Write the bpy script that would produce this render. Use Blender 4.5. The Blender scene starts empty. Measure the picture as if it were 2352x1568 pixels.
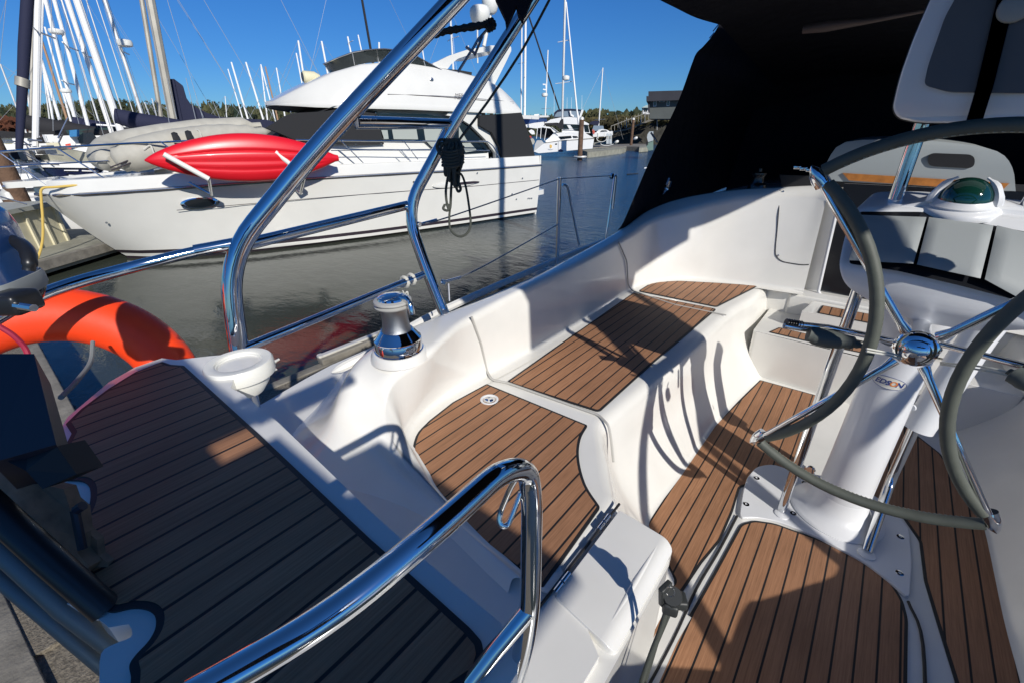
import bpy, bmesh, math, random
from mathutils import Vector, Matrix
from mathutils.geometry import tessellate_polygon
random.seed(7)
SC = bpy.context.scene
COL = SC.collection
PI = math.pi
R = math.radians
CZ = 2.30            # eye height above the water; world: X starboard, Y forward, Z up
# ---------------------------------------------------------------- survey of the place
# sight lines from the photographer's eye, intersected with real planes (a deck at a known
# height, a vertical plane) give true positions in metres.
FF = 1000.0; CX0 = 1176.0; CY0 = 784.0; HOR = 300.0; ROLL = R(0.9)
PIT = math.atan((CY0-HOR)/FF)
def _ray(x, y):
    u = (x-CX0)/FF; v = -(y-CY0)/FF
    c, s = math.cos(ROLL), math.sin(ROLL)
    u, v = u*c+v*s, -u*s+v*c
    return (u, math.cos(PIT)+math.sin(PIT)*v, -math.sin(PIT)+math.cos(PIT)*v)
_d = _ray(2085, 300); AZ = math.atan2(_d[0], _d[1])
def ray(x, y):
    d = _ray(x, y); c, s = math.cos(AZ), math.sin(AZ)
    return Vector((d[0]*c-d[1]*s, d[0]*s+d[1]*c, d[2]))
EYE = Vector((0, 0, CZ))
def G(x, y, h): r = ray(x, y); return EYE+r*(h/-r.z)              # on the level h metres below the eye
def GX(x, y, X): r = ray(x, y); return EYE+r*(X/r.x)
def GY(x, y, Y): r = ray(x, y); return EYE+r*(Y/r.y)
FWD = Vector((-math.sin(AZ)*math.cos(PIT), math.cos(AZ)*math.cos(PIT), -math.sin(PIT)))
def D(x, y, d): r = ray(x, y); return EYE+r*(d/r.dot(FWD))        # at view depth d
def DH(x, y, d):                                                   # at horizontal distance d
    r = ray(x, y); return EYE+r*(d/math.hypot(r.x, r.y))
def V(x, y, h): return Vector((x, y, CZ-h))
# ---------------------------------------------------------------- object helpers
def empty(name, loc):
    o = bpy.data.objects.new(name, None); COL.objects.link(o); o.location = loc
    o.empty_display_size = .1; return o
def tag(o, label=None, cat=None, group=None, kind=None):
    if label: o['label'] = label
    if cat: o['category'] = cat
    if group: o['group'] = group
    if kind: o['kind'] = kind
    return o
def thing(name, loc, label, cat, group=None):
    return tag(empty(name, Vector(loc)), label, cat, group)
def world_loc(p):
    l = Vector(p.location)
    while p.parent: p = p.parent; l = l  # children keep world-space meshes
    return l
def part(name, bm, mat, parent=None, smooth=True, ang=40, label=None):
    me = bpy.data.meshes.new(name); bm.to_mesh(me); bm.free()
    mats = mat if isinstance(mat, (list, tuple)) else [mat]
    for m in mats: me.materials.append(m)
    o = bpy.data.objects.new(name, me); COL.objects.link(o)
    if smooth:
        for p in me.polygons: p.use_smooth = True
        try: me.set_sharp_from_angle(angle=R(ang))
        except Exception: pass
    if parent is not None:
        o.parent = parent
        q = parent; t = Vector((0, 0, 0))
        while q is not None:
            if q.type == 'EMPTY': t = Vector(q.location)
            q = q.parent
        if parent.type == 'EMPTY': o.matrix_parent_inverse = Matrix.Translation(-t)
    if label: o['label'] = label
    return o
def B(): return bmesh.new()
def box(bm, c, s, rz=0, rx=0, ry=0, bev=0):
    c = Vector(c); M = Matrix.Translation(c) @ Matrix.Rotation(rz, 4, 'Z') @ Matrix.Rotation(ry, 4, 'Y') @ Matrix.Rotation(rx, 4, 'X')
    g = bmesh.ops.create_cube(bm, size=1.0)
    for v in g['verts']: v.co = M @ Vector((v.co.x*s[0], v.co.y*s[1], v.co.z*s[2]))
    if bev:
        es = list({e for v in g['verts'] for e in v.link_edges})
        bmesh.ops.bevel(bm, geom=es, offset=bev, segments=3, affect='EDGES', profile=.5)
def box8(bm, p):   # p: 4 bottom, 4 top corners
    vs = [bm.verts.new(q) for q in p]
    for f in ((3,2,1,0), (4,5,6,7), (0,1,5,4), (1,2,6,5), (2,3,7,6), (3,0,4,7)): bm.faces.new([vs[i] for i in f])
def rnd(pts, r, n=5, closed=False):
    """round the corners of a polyline; r a number or a list per corner"""
    pts = [Vector(p) for p in pts]; m = len(pts); out = []
    for i in range(m):
        if not closed and i in (0, m-1): out.append(pts[i]); continue
        a, b, c = pts[i-1], pts[i], pts[(i+1) % m]
        rr = r[i] if isinstance(r, (list, tuple)) else r
        d1 = (a-b); d2 = (c-b); l1, l2 = d1.length, d2.length
        t = min(rr, l1*.48, l2*.48)
        if t < 1e-6 or l1 < 1e-9 or l2 < 1e-9: out += [b.copy() for _ in range(n+1)] if not closed and False else [b.copy()]*(n+1); continue
        p, q = b+d1/l1*t, b+d2/l2*t
        for k in range(n+1):
            s = k/n; out.append(p*(1-s)**2+b*2*s*(1-s)+q*s*s)
    return out
def cat(pts, n=6, closed=False):
    pts = [Vector(p) for p in pts]; m = len(pts); out = []
    segs = m if closed else m-1
    for i in range(segs):
        if closed: p0, p1, p2, p3 = pts[i-1], pts[i], pts[(i+1) % m], pts[(i+2) % m]
        else:
            p1, p2 = pts[i], pts[i+1]
            p0 = pts[i-1] if i > 0 else p1*2-p2
            p3 = pts[i+2] if i+2 < m else p2*2-p1
        for k in range(n):
            t = k/n
            out.append(.5*((2*p1)+(p2-p0)*t+(2*p0-5*p1+4*p2-p3)*t*t+(3*p1-p0-3*p2+p3)*t**3))
    if not closed: out.append(pts[-1].copy())
    return out
def clean(pts):
    o = [pts[0]]
    for p in pts[1:]:
        if (p-o[-1]).length > 1e-5: o.append(p)
    return o
def tube(bm, pts, r, seg=12, closed=False, cap=True):
    pts = clean([Vector(p) for p in pts]); m = len(pts)
    if closed and (pts[0]-pts[-1]).length < 1e-5: pts.pop(); m -= 1
    rad = r if isinstance(r, (list, tuple)) else None
    def rr(i): return rad[min(len(rad)-1, int(round(i*(len(rad)-1)/max(1, m-1))))] if rad else r
    tans = []
    for i in range(m):
        if closed: t = pts[(i+1) % m]-pts[i-1]
        else: t = pts[min(m-1, i+1)]-pts[max(0, i-1)]
        tans.append(t.normalized())
    up = Vector((0, 0, 1)) if abs(tans[0].z) < .9 else Vector((1, 0, 0))
    u = tans[0].cross(up).normalized(); rings = []
    for i in range(m):
        u = (u-tans[i]*u.dot(tans[i]))
        if u.length < 1e-6: u = tans[i].orthogonal()
        u.normalize(); w = tans[i].cross(u)
        rings.append([bm.verts.new(pts[i]+(u*math.cos(2*PI*k/seg)+w*math.sin(2*PI*k/seg))*rr(i)) for k in range(seg)])
    for i in range(m if closed else m-1):
        a, b = rings[i], rings[(i+1) % m]
        for k in range(seg): bm.faces.new((a[k], a[(k+1) % seg], b[(k+1) % seg], b[k]))
    if cap and not closed:
        bm.faces.new(rings[0][::-1]); bm.faces.new(rings[-1])
def lathe(bm, prof, c, axis=(0, 0, 1), seg=32, cap=True):
    """prof: [(radius, height)...] along axis from c"""
    ax = Vector(axis).normalized(); u = ax.orthogonal().normalized(); w = ax.cross(u); c = Vector(c); rings = []
    for (r, h) in prof:
        rings.append([bm.verts.new(c+ax*h+(u*math.cos(2*PI*k/seg)+w*math.sin(2*PI*k/seg))*max(r, 1e-4)) for k in range(seg)])
    for a, b in zip(rings, rings[1:]):
        for k in range(seg): bm.faces.new((a[k], a[(k+1) % seg], b[(k+1) % seg], b[k]))
    if cap: bm.faces.new(rings[0][::-1]); bm.faces.new(rings[-1])
def grid(bm, rows, closed_u=False, closed_v=False):
    vs = [[bm.verts.new(p) for p in r] for r in rows]
    n = len(vs); m = len(vs[0])
    for i in range(n if closed_u else n-1):
        for j in range(m if closed_v else m-1):
            a, b, c, d = vs[i][j], vs[i][(j+1) % m], vs[(i+1) % n][(j+1) % m], vs[(i+1) % n][j]
            try: bm.faces.new((a, b, c, d))
            except ValueError: pass
    return vs
def slab(bm, outline, dz, bev=0):
    """closed outline (list of Vectors, top face) extruded down by dz (a number or vector)"""
    off = Vector((0, 0, -dz)) if not isinstance(dz, Vector) else dz
    pts = [Vector(p) for p in outline]
    top = [bm.verts.new(p) for p in pts]; bot = [bm.verts.new(p+off) for p in pts]
    for tri in tessellate_polygon([pts]): bm.faces.new([top[i] for i in tri]); bm.faces.new([bot[i] for i in tri][::-1])
    n = len(pts)
    for i in range(n): bm.faces.new((top[i], bot[i], bot[(i+1) % n], top[(i+1) % n]))
    bmesh.ops.recalc_face_normals(bm, faces=bm.faces)
def offset_poly(pts, d):
    """inset a closed level outline by d"""
    A = sum(p.x*q.y-q.x*p.y for p, q in zip(pts, pts[1:]+pts[:1])); s = 1 if A > 0 else -1
    out = []; n = len(pts)
    for i in range(n):
        a, b, c = pts[i-1], pts[i], pts[(i+1) % n]
        e1 = Vector((b.x-a.x, b.y-a.y)); e2 = Vector((c.x-b.x, c.y-b.y))
        if e1.length < 1e-6: e1 = e2
        if e2.length < 1e-6: e2 = e1
        e1.normalize(); e2.normalize()
        n1 = Vector((-e1.y, e1.x)); n2 = Vector((-e2.y, e2.x)); nn = (n1+n2)
        if nn.length < 1e-6: nn = n1
        nn.normalize(); k = max(.4, nn.dot(n1))
        out.append(Vector((b.x+nn.x*d*s/k, b.y+nn.y*d*s/k, b.z)))
    return out
def mirror(bm_or_pts, x0=.13):
    return [Vector((2*x0-p.x, p.y, p.z)) for p in bm_or_pts]
def mirror_obj(o, x0=.13, name=None):
    me = o.data.copy()
    for v in me.vertices: v.co.x = 2*x0-v.co.x
    me.flip_normals()
    c = bpy.data.objects.new(name or o.name.split('.')[0], me); COL.objects.link(c)
    c.parent = o.parent; c.matrix_parent_inverse = o.matrix_parent_inverse.copy()
    return c
# ---------------------------------------------------------------- materials
def mat(name, col, rough=.5, metal=0, coat=0, spec=None, bump=None, var=None, emit=None, trans=0, ior=None, alpha=None):
    m = bpy.data.materials.new(name); m.use_nodes = True; nt = m.node_tree; b = nt.nodes['Principled BSDF']
    b.inputs['Base Color'].default_value = (*col, 1); b.inputs['Roughness'].default_value = rough
    b.inputs['Metallic'].default_value = metal
    if coat: b.inputs['Coat Weight'].default_value = coat; b.inputs['Coat Roughness'].default_value = .06
    if spec is not None: b.inputs['Specular IOR Level'].default_value = spec
    if trans: b.inputs['Transmission Weight'].default_value = trans
    if ior: b.inputs['IOR'].default_value = ior
    if alpha is not None: b.inputs['Alpha'].default_value = alpha
    tc = nt.nodes.new('ShaderNodeTexCoord')
    if var:   # (scale, amount) gentle colour mottling
        n = nt.nodes.new('ShaderNodeTexNoise'); n.inputs['Scale'].default_value = var[0]; n.inputs['Detail'].default_value = 6
        r = nt.nodes.new('ShaderNodeMapRange'); r.inputs[1].default_value = .3; r.inputs[2].default_value = .7
        r.inputs[3].default_value = 1-var[1]; r.inputs[4].default_value = 1+var[1]*.4
        mx = nt.nodes.new('ShaderNodeVectorMath'); mx.operation = 'SCALE'
        mx.inputs[0].default_value = col
        nt.links.new(tc.outputs['Object'], n.inputs['Vector']); nt.links.new(n.outputs['Fac'], r.inputs[0])
        nt.links.new(r.outputs[0], mx.inputs['Scale']); nt.links.new(mx.outputs[0], b.inputs['Base Color'])
        nt.links.new(n.outputs['Fac'], r.inputs[0])
    if bump:  # (scale, strength, distance)
        n = nt.nodes.new('ShaderNodeTexNoise'); n.inputs['Scale'].default_value = bump[0]; n.inputs['Detail'].default_value = 4
        bp = nt.nodes.new('ShaderNodeBump'); bp.inputs['Strength'].default_value = bump[1]; bp.inputs['Distance'].default_value = bump[2]
        nt.links.new(tc.outputs['Object'], n.inputs['Vector']); nt.links.new(n.outputs['Fac'], bp.inputs['Height'])
        nt.links.new(bp.outputs[0], b.inputs['Normal'])
    return m
def N(nt, t, **k):
    n = nt.nodes.new(t)
    for a, v in k.items(): setattr(n, a, v)
    return n
def teak(name, x0=0., pitch=.0505, wid=.0048, ax=0):
    """synthetic teak: planks running fore and aft with black caulk lines"""
    m = bpy.data.materials.new(name); m.use_nodes = True; nt = m.node_tree; b = nt.nodes['Principled BSDF']; L = nt.links
    tc = N(nt, 'ShaderNodeTexCoord'); sp = N(nt, 'ShaderNodeSeparateXYZ'); L.new(tc.outputs['Object'], sp.inputs[0])
    a = N(nt, 'ShaderNodeMath', operation='SUBTRACT'); L.new(sp.outputs[ax], a.inputs[0]); a.inputs[1].default_value = x0-200*pitch
    d = N(nt, 'ShaderNodeMath', operation='DIVIDE'); L.new(a.outputs[0], d.inputs[0]); d.inputs[1].default_value = pitch
    fr = N(nt, 'ShaderNodeMath', operation='FRACT'); L.new(d.outputs[0], fr.inputs[0])
    fl = N(nt, 'ShaderNodeMath', operation='FLOOR'); L.new(d.outputs[0], fl.inputs[0])
    pp = N(nt, 'ShaderNodeMath', operation='PINGPONG'); L.new(fr.outputs[0], pp.inputs[0]); pp.inputs[1].default_value = .5
    ln = N(nt, 'ShaderNodeMapRange'); ln.inputs[1].default_value = wid/pitch/2; ln.inputs[2].default_value = wid/pitch/2+.02
    L.new(pp.outputs[0], ln.inputs[0])
    wn = N(nt, 'ShaderNodeTexWhiteNoise', noise_dimensions='1D'); L.new(fl.outputs[0], wn.inputs['W'])
    mp = N(nt, 'ShaderNodeMapping'); mp.inputs['Scale'].default_value = (260, 7, 60) if ax == 0 else (7, 260, 60)
    L.new(tc.outputs['Object'], mp.inputs[0])
    n1 = N(nt, 'ShaderNodeTexNoise'); n1.inputs['Scale'].default_value = 1; n1.inputs['Detail'].default_value = 6; n1.inputs['Roughness'].default_value = .7
    L.new(mp.outputs[0], n1.inputs['Vector'])
    n2 = N(nt, 'ShaderNodeTexNoise'); n2.inputs['Scale'].default_value = 5; n2.inputs['Detail'].default_value = 5; L.new(tc.outputs['Object'], n2.inputs['Vector'])
    cr = N(nt, 'ShaderNodeValToRGB'); cr.color_ramp.elements[0].position = .3; cr.color_ramp.elements[0].color = (.225, .108, .054, 1)
    cr.color_ramp.elements[1].position = .72; cr.color_ramp.elements[1].color = (.40, .205, .110, 1)
    L.new(n1.outputs['Fac'], cr.inputs[0])
    ad = N(nt, 'ShaderNodeMath', operation='MULTIPLY_ADD'); L.new(wn.outputs['Value'], ad.inputs[0]); ad.inputs[1].default_value = .20; ad.inputs[2].default_value = .66
    ad2 = N(nt, 'ShaderNodeMath', operation='MULTIPLY_ADD'); L.new(n2.outputs['Fac'], ad2.inputs[0]); ad2.inputs[1].default_value = .5; L.new(ad.outputs[0], ad2.inputs[2])
    sc = N(nt, 'ShaderNodeVectorMath', operation='SCALE'); L.new(cr.outputs[0], sc.inputs[0]); L.new(ad2.outputs[0], sc.inputs['Scale'])
    mx = N(nt, 'ShaderNodeMix', data_type='RGBA'); L.new(ln.outputs[0], mx.inputs['Factor']); mx.inputs['A'].default_value = (.012, .012, .013, 1); L.new(sc.outputs[0], mx.inputs['B'])
    L.new(mx.outputs['Result'], b.inputs['Base Color'])
    b.inputs['Roughness'].default_value = .62; b.inputs['Specular IOR Level'].default_value = .35
    bp = N(nt, 'ShaderNodeBump'); bp.inputs['Strength'].default_value = .35; bp.inputs['Distance'].default_value = .0008
    hs = N(nt, 'ShaderNodeMath', operation='MULTIPLY_ADD'); L.new(ln.outputs[0], hs.inputs[0]); hs.inputs[1].default_value = 1.2; L.new(n1.outputs['Fac'], hs.inputs[2])
    L.new(hs.outputs[0], bp.inputs['Height']); L.new(bp.outputs[0], b.inputs['Normal'])
    return m
M = {}
M['gel'] = mat('gelcoat', (.71, .70, .66), .24, coat=.5, var=(4, .07), bump=(9, .04, .004))
M['gel2'] = mat('gelcoat_nonskid', (.60, .59, .57), .5, bump=(900, .5, .0006))
M['steel'] = mat('stainless_steel', (.68, .69, .70), .07, metal=1, bump=(30, .02, .001))
M['chrome'] = mat('chrome', (.75, .76, .78), .03, metal=1)
M['drum'] = mat('knurled_chrome', (.33, .34, .35), .34, metal=1, bump=(700, 1, .001))
M['black'] = mat('black_plastic', (.012, .013, .015), .35)
M['rubber'] = mat('black_caulk', (.014, .014, .015), .6)
M['canvas'] = mat('black_canvas', (.011, .011, .016), .9, spec=.15, bump=(9, .6, .03))
M['leather'] = mat('grey_leather', (.082, .090, .072), .62, bump=(260, .4, .0008), var=(25, .15))
M['pcoat'] = mat('white_powder_coat', (.66, .67, .68), .3, coat=.2)
M['wplastic'] = mat('white_plastic', (.70, .70, .65), .35)
M['cover'] = mat('grey_instrument_cover', (.27, .29, .29), .55, bump=(500, .2, .0004))
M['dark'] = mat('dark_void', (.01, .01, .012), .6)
M['smoke'] = mat('smoked_acrylic', (.012, .013, .016), .12, spec=.25)
M['wire'] = mat('wire_rope', (.35, .36, .38), .35, metal=.8)
# =================================================================== OUR SAILING BOAT
boat = thing('sailboat', (.13, 0, 0), 'white sailing boat we stand on, its cockpit with brown teak seats and steering wheel', 'sailboat')
T_SEAT = teak('teak_seat', -1.007); T_FLOOR = teak('teak_sole', .0825); T_STERN = teak('teak_stern', -1.334)
T_FWD = teak('teak_forward_seat', -1.0)
def vec(l): return [V(*p) for p in l]
# ---- port coaming, one moulding from the bulkhead round the aft seat (and its mirror to starboard)
Gs = vec([(-.24, 3.20, .953), (-.40, 3.18, .953), (-.55, 3.16, .953), (-.78, 3.10, .953), (-.96, 2.99, .953), (-1.08, 2.80, .953), (-1.13, 2.58, .953), (-1.115, 2.0, .953), (-1.12, 1.45, .953), (-1.14, 1.12, .953), (-1.145, .95, .953), (-1.12, .80, .953), (-1.06, .69, .953), (-.965, .655, .953), (-.875, .625, .953), (-.78, .592, .953), (-.58, .562, .953), (-.40, .545, .953), (-.345, .54, .953)])
Gi = [GY(1900, 452, 3.22), GY(1868, 445, 3.24), GY(1790, 447, 3.23), GY(1690, 455, 3.17), GY(1590, 478, 3.05), V(-1.145, 2.87, .545), V(-1.17, 2.57, .60), V(-1.155, 2.0, .63), G(1200, 665, .64), G(1080, 730, .655), G(1035, 765, .66), G(989, 808, .67), G(914, 852, .70), G(882, 891, .74), G(874, 928, .785), G(882, 985, .84), G(926, 1066, .91), G(1010, 1163, .932), G(1196, 1326, .932)]
Go = [GY(1905, 428, 3.27), GY(1872, 424, 3.30), GY(1790, 427, 3.30), GY(1690, 432, 3.28), GY(1572, 450, 3.19), G(1490, 479, .50), V(-1.268, 2.64, .575), G(1300, 592, .63), G(1190, 650, .645), G(1030, 712, .665), V(-1.28, .97, .668), V(-1.275, .83, .672), G(830, 812, .68), G(798, 856, .70), G(785, 902, .74), G(783, 955, .79), G(850, 1030, .87), G(985, 1158, .937), G(1176, 1326, .937)]
Gd = vec([(-.27, 3.6, .40), (-.40, 3.7, .42), (-.6, 3.7, .5), (-.95, 3.6, .72), (-1.25, 3.4, .90), (-1.42, 3.0, .94), (-1.44, 2.6, .952), (-1.44, 2.0, .952), (-1.46, 1.5, .952), (-1.53, 1.15, .952), (-1.60, .98, .952), (-1.66, .85, .952), (-1.57, .72, .952), (-1.49, .61, .952), (-1.384, .447, .953), (-1.25, .34, .98), (-1.05, .28, 1.03), (-.8, .26, 1.06), (-.35, .26, 1.06)])
def catn(p, n=5): return cat(p, n)
gs, gi, go, gd = (catn(q) for q in (Gs, Gi, Go, Gd))
rows = []
for k, (a, b, c, d) in enumerate(zip(gs, gi, go, gd)):
    inn = (a-b); inn.z = 0
    wall = a.lerp(b, .22); wall.x = b.x*.4+a.x*.6; wall.y = b.y*.4+a.y*.6
    # a strip of seat level inside the wall
    tan = gs[min(k+1, len(gs)-1)]-gs[max(k-1, 0)]; nrm = Vector((-tan.y, tan.x, 0)).normalized()
    if nrm.dot(Vector((-.6, 1.8, 0))-Vector((a.x, a.y, 0))) < 0: nrm = -nrm
    s0 = a+nrm*.055
    aa = a.copy(); 
    low = a.lerp(b, .12); low.x = a.x*.9+b.x*.1; low.y = a.y*.9+b.y*.1
    sh = c.lerp(d, .5); sh.z = c.z*.45+d.z*.55; sh.x = c.x*.62+d.x*.38; sh.y = c.y*.62+d.y*.38
    pl = [s0, aa, b, c, sh, d]
    rows.append(rnd(pl, [0, .06, .035, .045, .12, 0], 6))
bm = B(); grid(bm, rows); bmesh.ops.recalc_face_normals(bm, faces=bm.faces)
coam = part('coaming', bm, M['gel'], boat, ang=75)
mirror_obj(coam)
# seam grooves in the coaming face (thin dark-grey shadow joints)
def seam(p, r=.0035, m='rubber', name='seam'):
    b2 = B(); tube(b2, p, r, 6); return part(name, b2, M[m], boat)
M['joint'] = mat('grey_sealant', (.42, .41, .38), .6)
seam(rnd([GX(1083, 728, -1.122), GX(1105, 790, -1.13), GX(1118, 850, -1.137), G(1130, 872, .948), G(1165, 878, .950), G(1375, 952, .951), G(1398, 975, .953), G(1404, 1010, 1.01), G(1409, 1060, 1.06)], .02), .005, 'joint')
seam(rnd([GX(1421, 556, -1.162), GX(1440, 600, -1.145), GX(1443, 655, -1.13), G(1452, 668, .948), G(1550, 700, .951), G(1668, 724, .951)], .02), .004, 'joint')
# ---- seat moulding (port), seat top down to the sole
SE = [(3.25, -.44, 3.25, -.30), (2.95, -.46, 2.95, -.30), (2.7, -.50, 2.72, -.30), (2.4, -.515, 2.4, -.34), (2.05, -.525, 2.05, -.369), (1.6, -.548, 1.6, -.376), (1.35, -.56, 1.36, -.386), (1.20, -.565, 1.25, -.375), (1.13, -.535, 1.20, -.34), (1.06, -.485, 1.15, -.295), (.98, -.43, 1.09, -.22), (.92, -.385, 1.0, -.20), (.87, -.352, .9, -.20), (.70, -.345, .7, -.20), (.40, -.345, .4, -.20)]
ed = cat([V(x, y, .957) for (y, x, _, _) in SE], 5); ft = cat([V(x, y, 1.3775) for (_, _, y, x) in SE], 5)
rows = []
for a, c in zip(ed, ft):
    far = V(-1.35, a.y, .957); m1 = a.lerp(c, .28); m1.z = a.z+(c.z-a.z)*.55
    n = Vector((c.x-a.x, c.y-a.y, 0)); n = n.normalized() if n.length > .01 else Vector((1, 0, 0))
    rows.append(rnd([far, a, m1, c, c+n*.05], [0, .045, .14, .05, 0], 6))
bm = B(); grid(bm, rows); bmesh.ops.recalc_face_normals(bm, faces=bm.faces)
st = part('seat_moulding', bm, M['gel'], boat, ang=80); mirror_obj(st)
# ---- cockpit sole and the raised frame channels
bm = B(); slab(bm, vec([(-.5, .3, 1.379), (.8, .3, 1.379), (.8, 3.2, 1.379), (-.5, 3.2, 1.379)]), .03)
part('cockpit_sole', bm, M['gel'], boat)
def pad(name, pts, mt, th=.006, r=.02, border=.009, lab=None):
    """teak pad with a black caulked border, pts = outline of the top"""
    o = clean(rnd(pts, r, 5, closed=True))
    if (o[0]-o[-1]).length < 1e-4: o.pop()
    bm = B(); slab(bm, [p-Vector((0, 0, .0012)) for p in o], th)
    a = part(name, bm, M['rubber'], boat, smooth=False, label=lab)
    bm = B(); slab(bm, offset_poly(o, border), .004)
    part('teak_planking', bm, mt, a, smooth=False)
    return a
S0 = .951
def Gl(l, h): return [G(x, y, h) for x, y in l]
pad('seat_pad', Gl([(1118, 880), (1350, 975)], S0)+cat(Gl([(1350, 975), (1334, 1005), (1330, 1050), (1345, 1110), (1379, 1163)], S0), 4)[1:-1]+[G(1379, 1163, S0), V(-.372, .545, S0), V(-.62, .55, S0)]+cat([V(-.75, .565, S0), V(-.88, .60, S0), G(945, 1062, S0), G(955, 1000, S0), G(985, 965, S0)], 4)+[G(1040, 922, S0)], T_SEAT, r=.008, lab='brown teak pad of the aft corner seat')
pad('seat_pad', Gl([(1163, 876), (1300, 780), (1455, 672), (1646, 709), (1500, 832), (1376, 944)], S0), T_SEAT, r=.02)
pad('seat_pad', Gl([(1466, 668), (1498, 648), (1560, 645), (1640, 649), (1742, 656), (1646, 704)], S0), T_FWD, r=.02)
# mirrored seat pads to starboard
for n, pts in (('seat_pad', [V(1.29, 1.25, S0), V(.88, 1.25, S0), V(.86, 2.58, S0), V(1.34, 2.58, S0)]), ('seat_pad', [V(1.34, 1.14, S0), V(.87, 1.15, S0), V(.65, .86, S0), V(.63, .55, S0), V(1.1, .6, S0), V(1.36, .9, S0)])):
    pad(n, pts, T_SEAT)
F0 = 1.3745
pad('floor_pad', Gl([(1745, 871), (1870, 905)], F0)+[V(.03, 2.70, F0), V(.03, 1.98, F0)]+Gl([(1700, 1118), (1684, 1172), (1655, 1240), (1612, 1292)], F0)+[V(-.172, 1.05, F0), V(-.185, .6, F0), V(-.25, .6, F0), V(-.205, 1.09, F0)]+Gl([(1482, 1200), (1522, 1140), (1560, 1090), (1640, 975)], F0), T_FLOOR, r=.012)
pad('floor_pad', Gl([(1700, 1202), (1730, 1193), (1780, 1200), (1885, 1238), (2000, 1294), (2050, 1338), (2075, 1378), (2086, 1420)], F0)+[V(.40, 1.0, F0), V(.39, .45, F0), V(-.135, .45, F0), V(-.135, .9, F0)]+Gl([(1600, 1382), (1652, 1290)], F0), T_FLOOR, r=.02, lab='teak pad of the floor hatch aft of the pedestal')
pad('floor_pad', Gl([(2055, 958), (2160, 1040), (2265, 1190), (2318, 1330)], F0)+[V(.665, 1.4, F0), V(.66, .45, F0), V(.475, .45, F0)]+Gl([(2196, 1568), (2150, 1420), (2123, 1330), (2112, 1240), (2070, 1180), (1990, 1150), (1940, 1080)], F0)+[V(.22, 2.69, F0)], T_FLOOR, r=.015)
# grooves of the hatch frame
for p in ([G(1693, 1184, 1.376), G(1652, 1262, 1.376), G(1600, 1350, 1.376), G(1545, 1470, 1.376), V(-.153, .6, 1.376)], [G(2086, 1380, 1.376), G(2120, 1480, 1.376), V(.437, .9, 1.376), V(.44, .45, 1.376)]):
    seam(cat(p, 5), .0045, 'rubber', 'hatch_groove')
# ---- deck, hull, transom
bm = B(); slab(bm, [V(-1.60, .40, .955), V(-.2, .30, .955), V(-.2, .5, .955), V(-1.2, 1.2, .955), V(-1.2, 9.5, .955), V(-.3, 11.2, .955), V(-.75, 10.4, .955), V(-1.5, 8.2, .955), V(-1.80, 5.0, .955), V(-1.82, 3.0, .955), G(760, 838, .955), G(700, 870, .955), G(583, 938, .955)], .02)
dk = part('side_deck', bm, M['gel'], boat); mirror_obj(dk)
hl = [(-1.62, .35), (-1.745, .76), (-1.80, 1.6), (-1.82, 3.0), (-1.80, 5.0), (-1.5, 8.2), (-.75, 10.4), (.13, 11.6)]
rows = []
for (x, y) in cat([Vector((a, b, 0)) for a, b in hl], 4) and [(p.x, p.y) for p in cat([Vector((a, b, 0)) for a, b in hl], 4)]:
    rows.append([V(x, y, .957), V(.13+(x-.13)*.99, y, 1.3), V(.13+(x-.13)*.93, y-.02, 1.8), V(.13+(x-.13)*.80, y-.05, 2.25), V(.13+(x-.13)*.45, y-.1, 2.75), V(.13, y-.1, 2.95)])
bm = B(); grid(bm, rows); bmesh.ops.recalc_face_normals(bm, faces=bm.faces)
hu = part('hull', bm, M['gel'], boat); mirror_obj(hu)
bm = B(); slab(bm, [V(-1.62, .35, .96), V(-1.5, .33, 1.5), V(-1.2, .3, 2.3), V(.13, .3, 2.6), V(1.46, .3, 2.3), V(1.76, .33, 1.5), V(1.88, .35, .96)], Vector((0, .03, 0)))
part('transom', bm, M['gel'], boat, smooth=False)
bm = B(); box(bm, V(.13, -.05, 1.7), (2.0, .75, .08), bev=.02); part('swim_platform', bm, M['gel'], boat)
bm = B(); box(bm, V(0, .36, 1.36), (.5, .5, .06), bev=.02); box(bm, V(.1, .55, 1.39), (1.2, .9, .03)); part('transom_step', bm, M['gel'], boat)
# toe rail fin ending just forward of the stern deck
bm = B(); tube(bm, cat([G(762, 855, .93), G(810, 831, .905), G(860, 806, .895), V(-1.72, 1.5, .885), V(-1.80, 3.0, .885), V(-1.78, 5.0, .885), V(-1.48, 8.2, .87)], 5), [.004, .014, .020, .022]+[.022]*30, 8)
tr = part('toe_rail', bm, M['gel'], boat); mirror_obj(tr)
# cabin top forward, mast, boom
bm = B(); rows = []
for (y, w, h) in ((3.32, 1.15, .36), (5.0, 1.1, .40), (6.8, .9, .50), (8.6, .45, .74), (9.0, .35, .95)):
    rows.append(rnd([V(.13-w-.12, y, .96), V(.13-w, y, h+.06), V(.13, y, h-.04), V(.13+w, y, h+.06), V(.13+w+.12, y, .96)], .12, 5))
grid(bm, rows); bmesh.ops.recalc_face_normals(bm, faces=bm.faces); part('coachroof', bm, M['gel'], boat)
bm = B(); tube(bm, [V(.13, 6.0, .5), V(.13, 5.9, -14)], .10, 16); part('mast', bm, mat('alloy', (.6, .6, .6), .4, metal=.6), boat)
bm = B(); tube(bm, [V(.13, 5.9, -1.2), V(.13, 2.4, -1.35)], .16, 12); part('boom', bm, M['canvas'], boat)
bm = B(); slab(bm, [V(-.62, 3.19, .94), V(.8, 3.19, .94), V(.8, 3.19, 1.4), V(-.62, 3.19, 1.4)], Vector((0, .05, 0))); part('bulkhead_foot', bm, M['gel'], boat, smooth=False)
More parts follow.
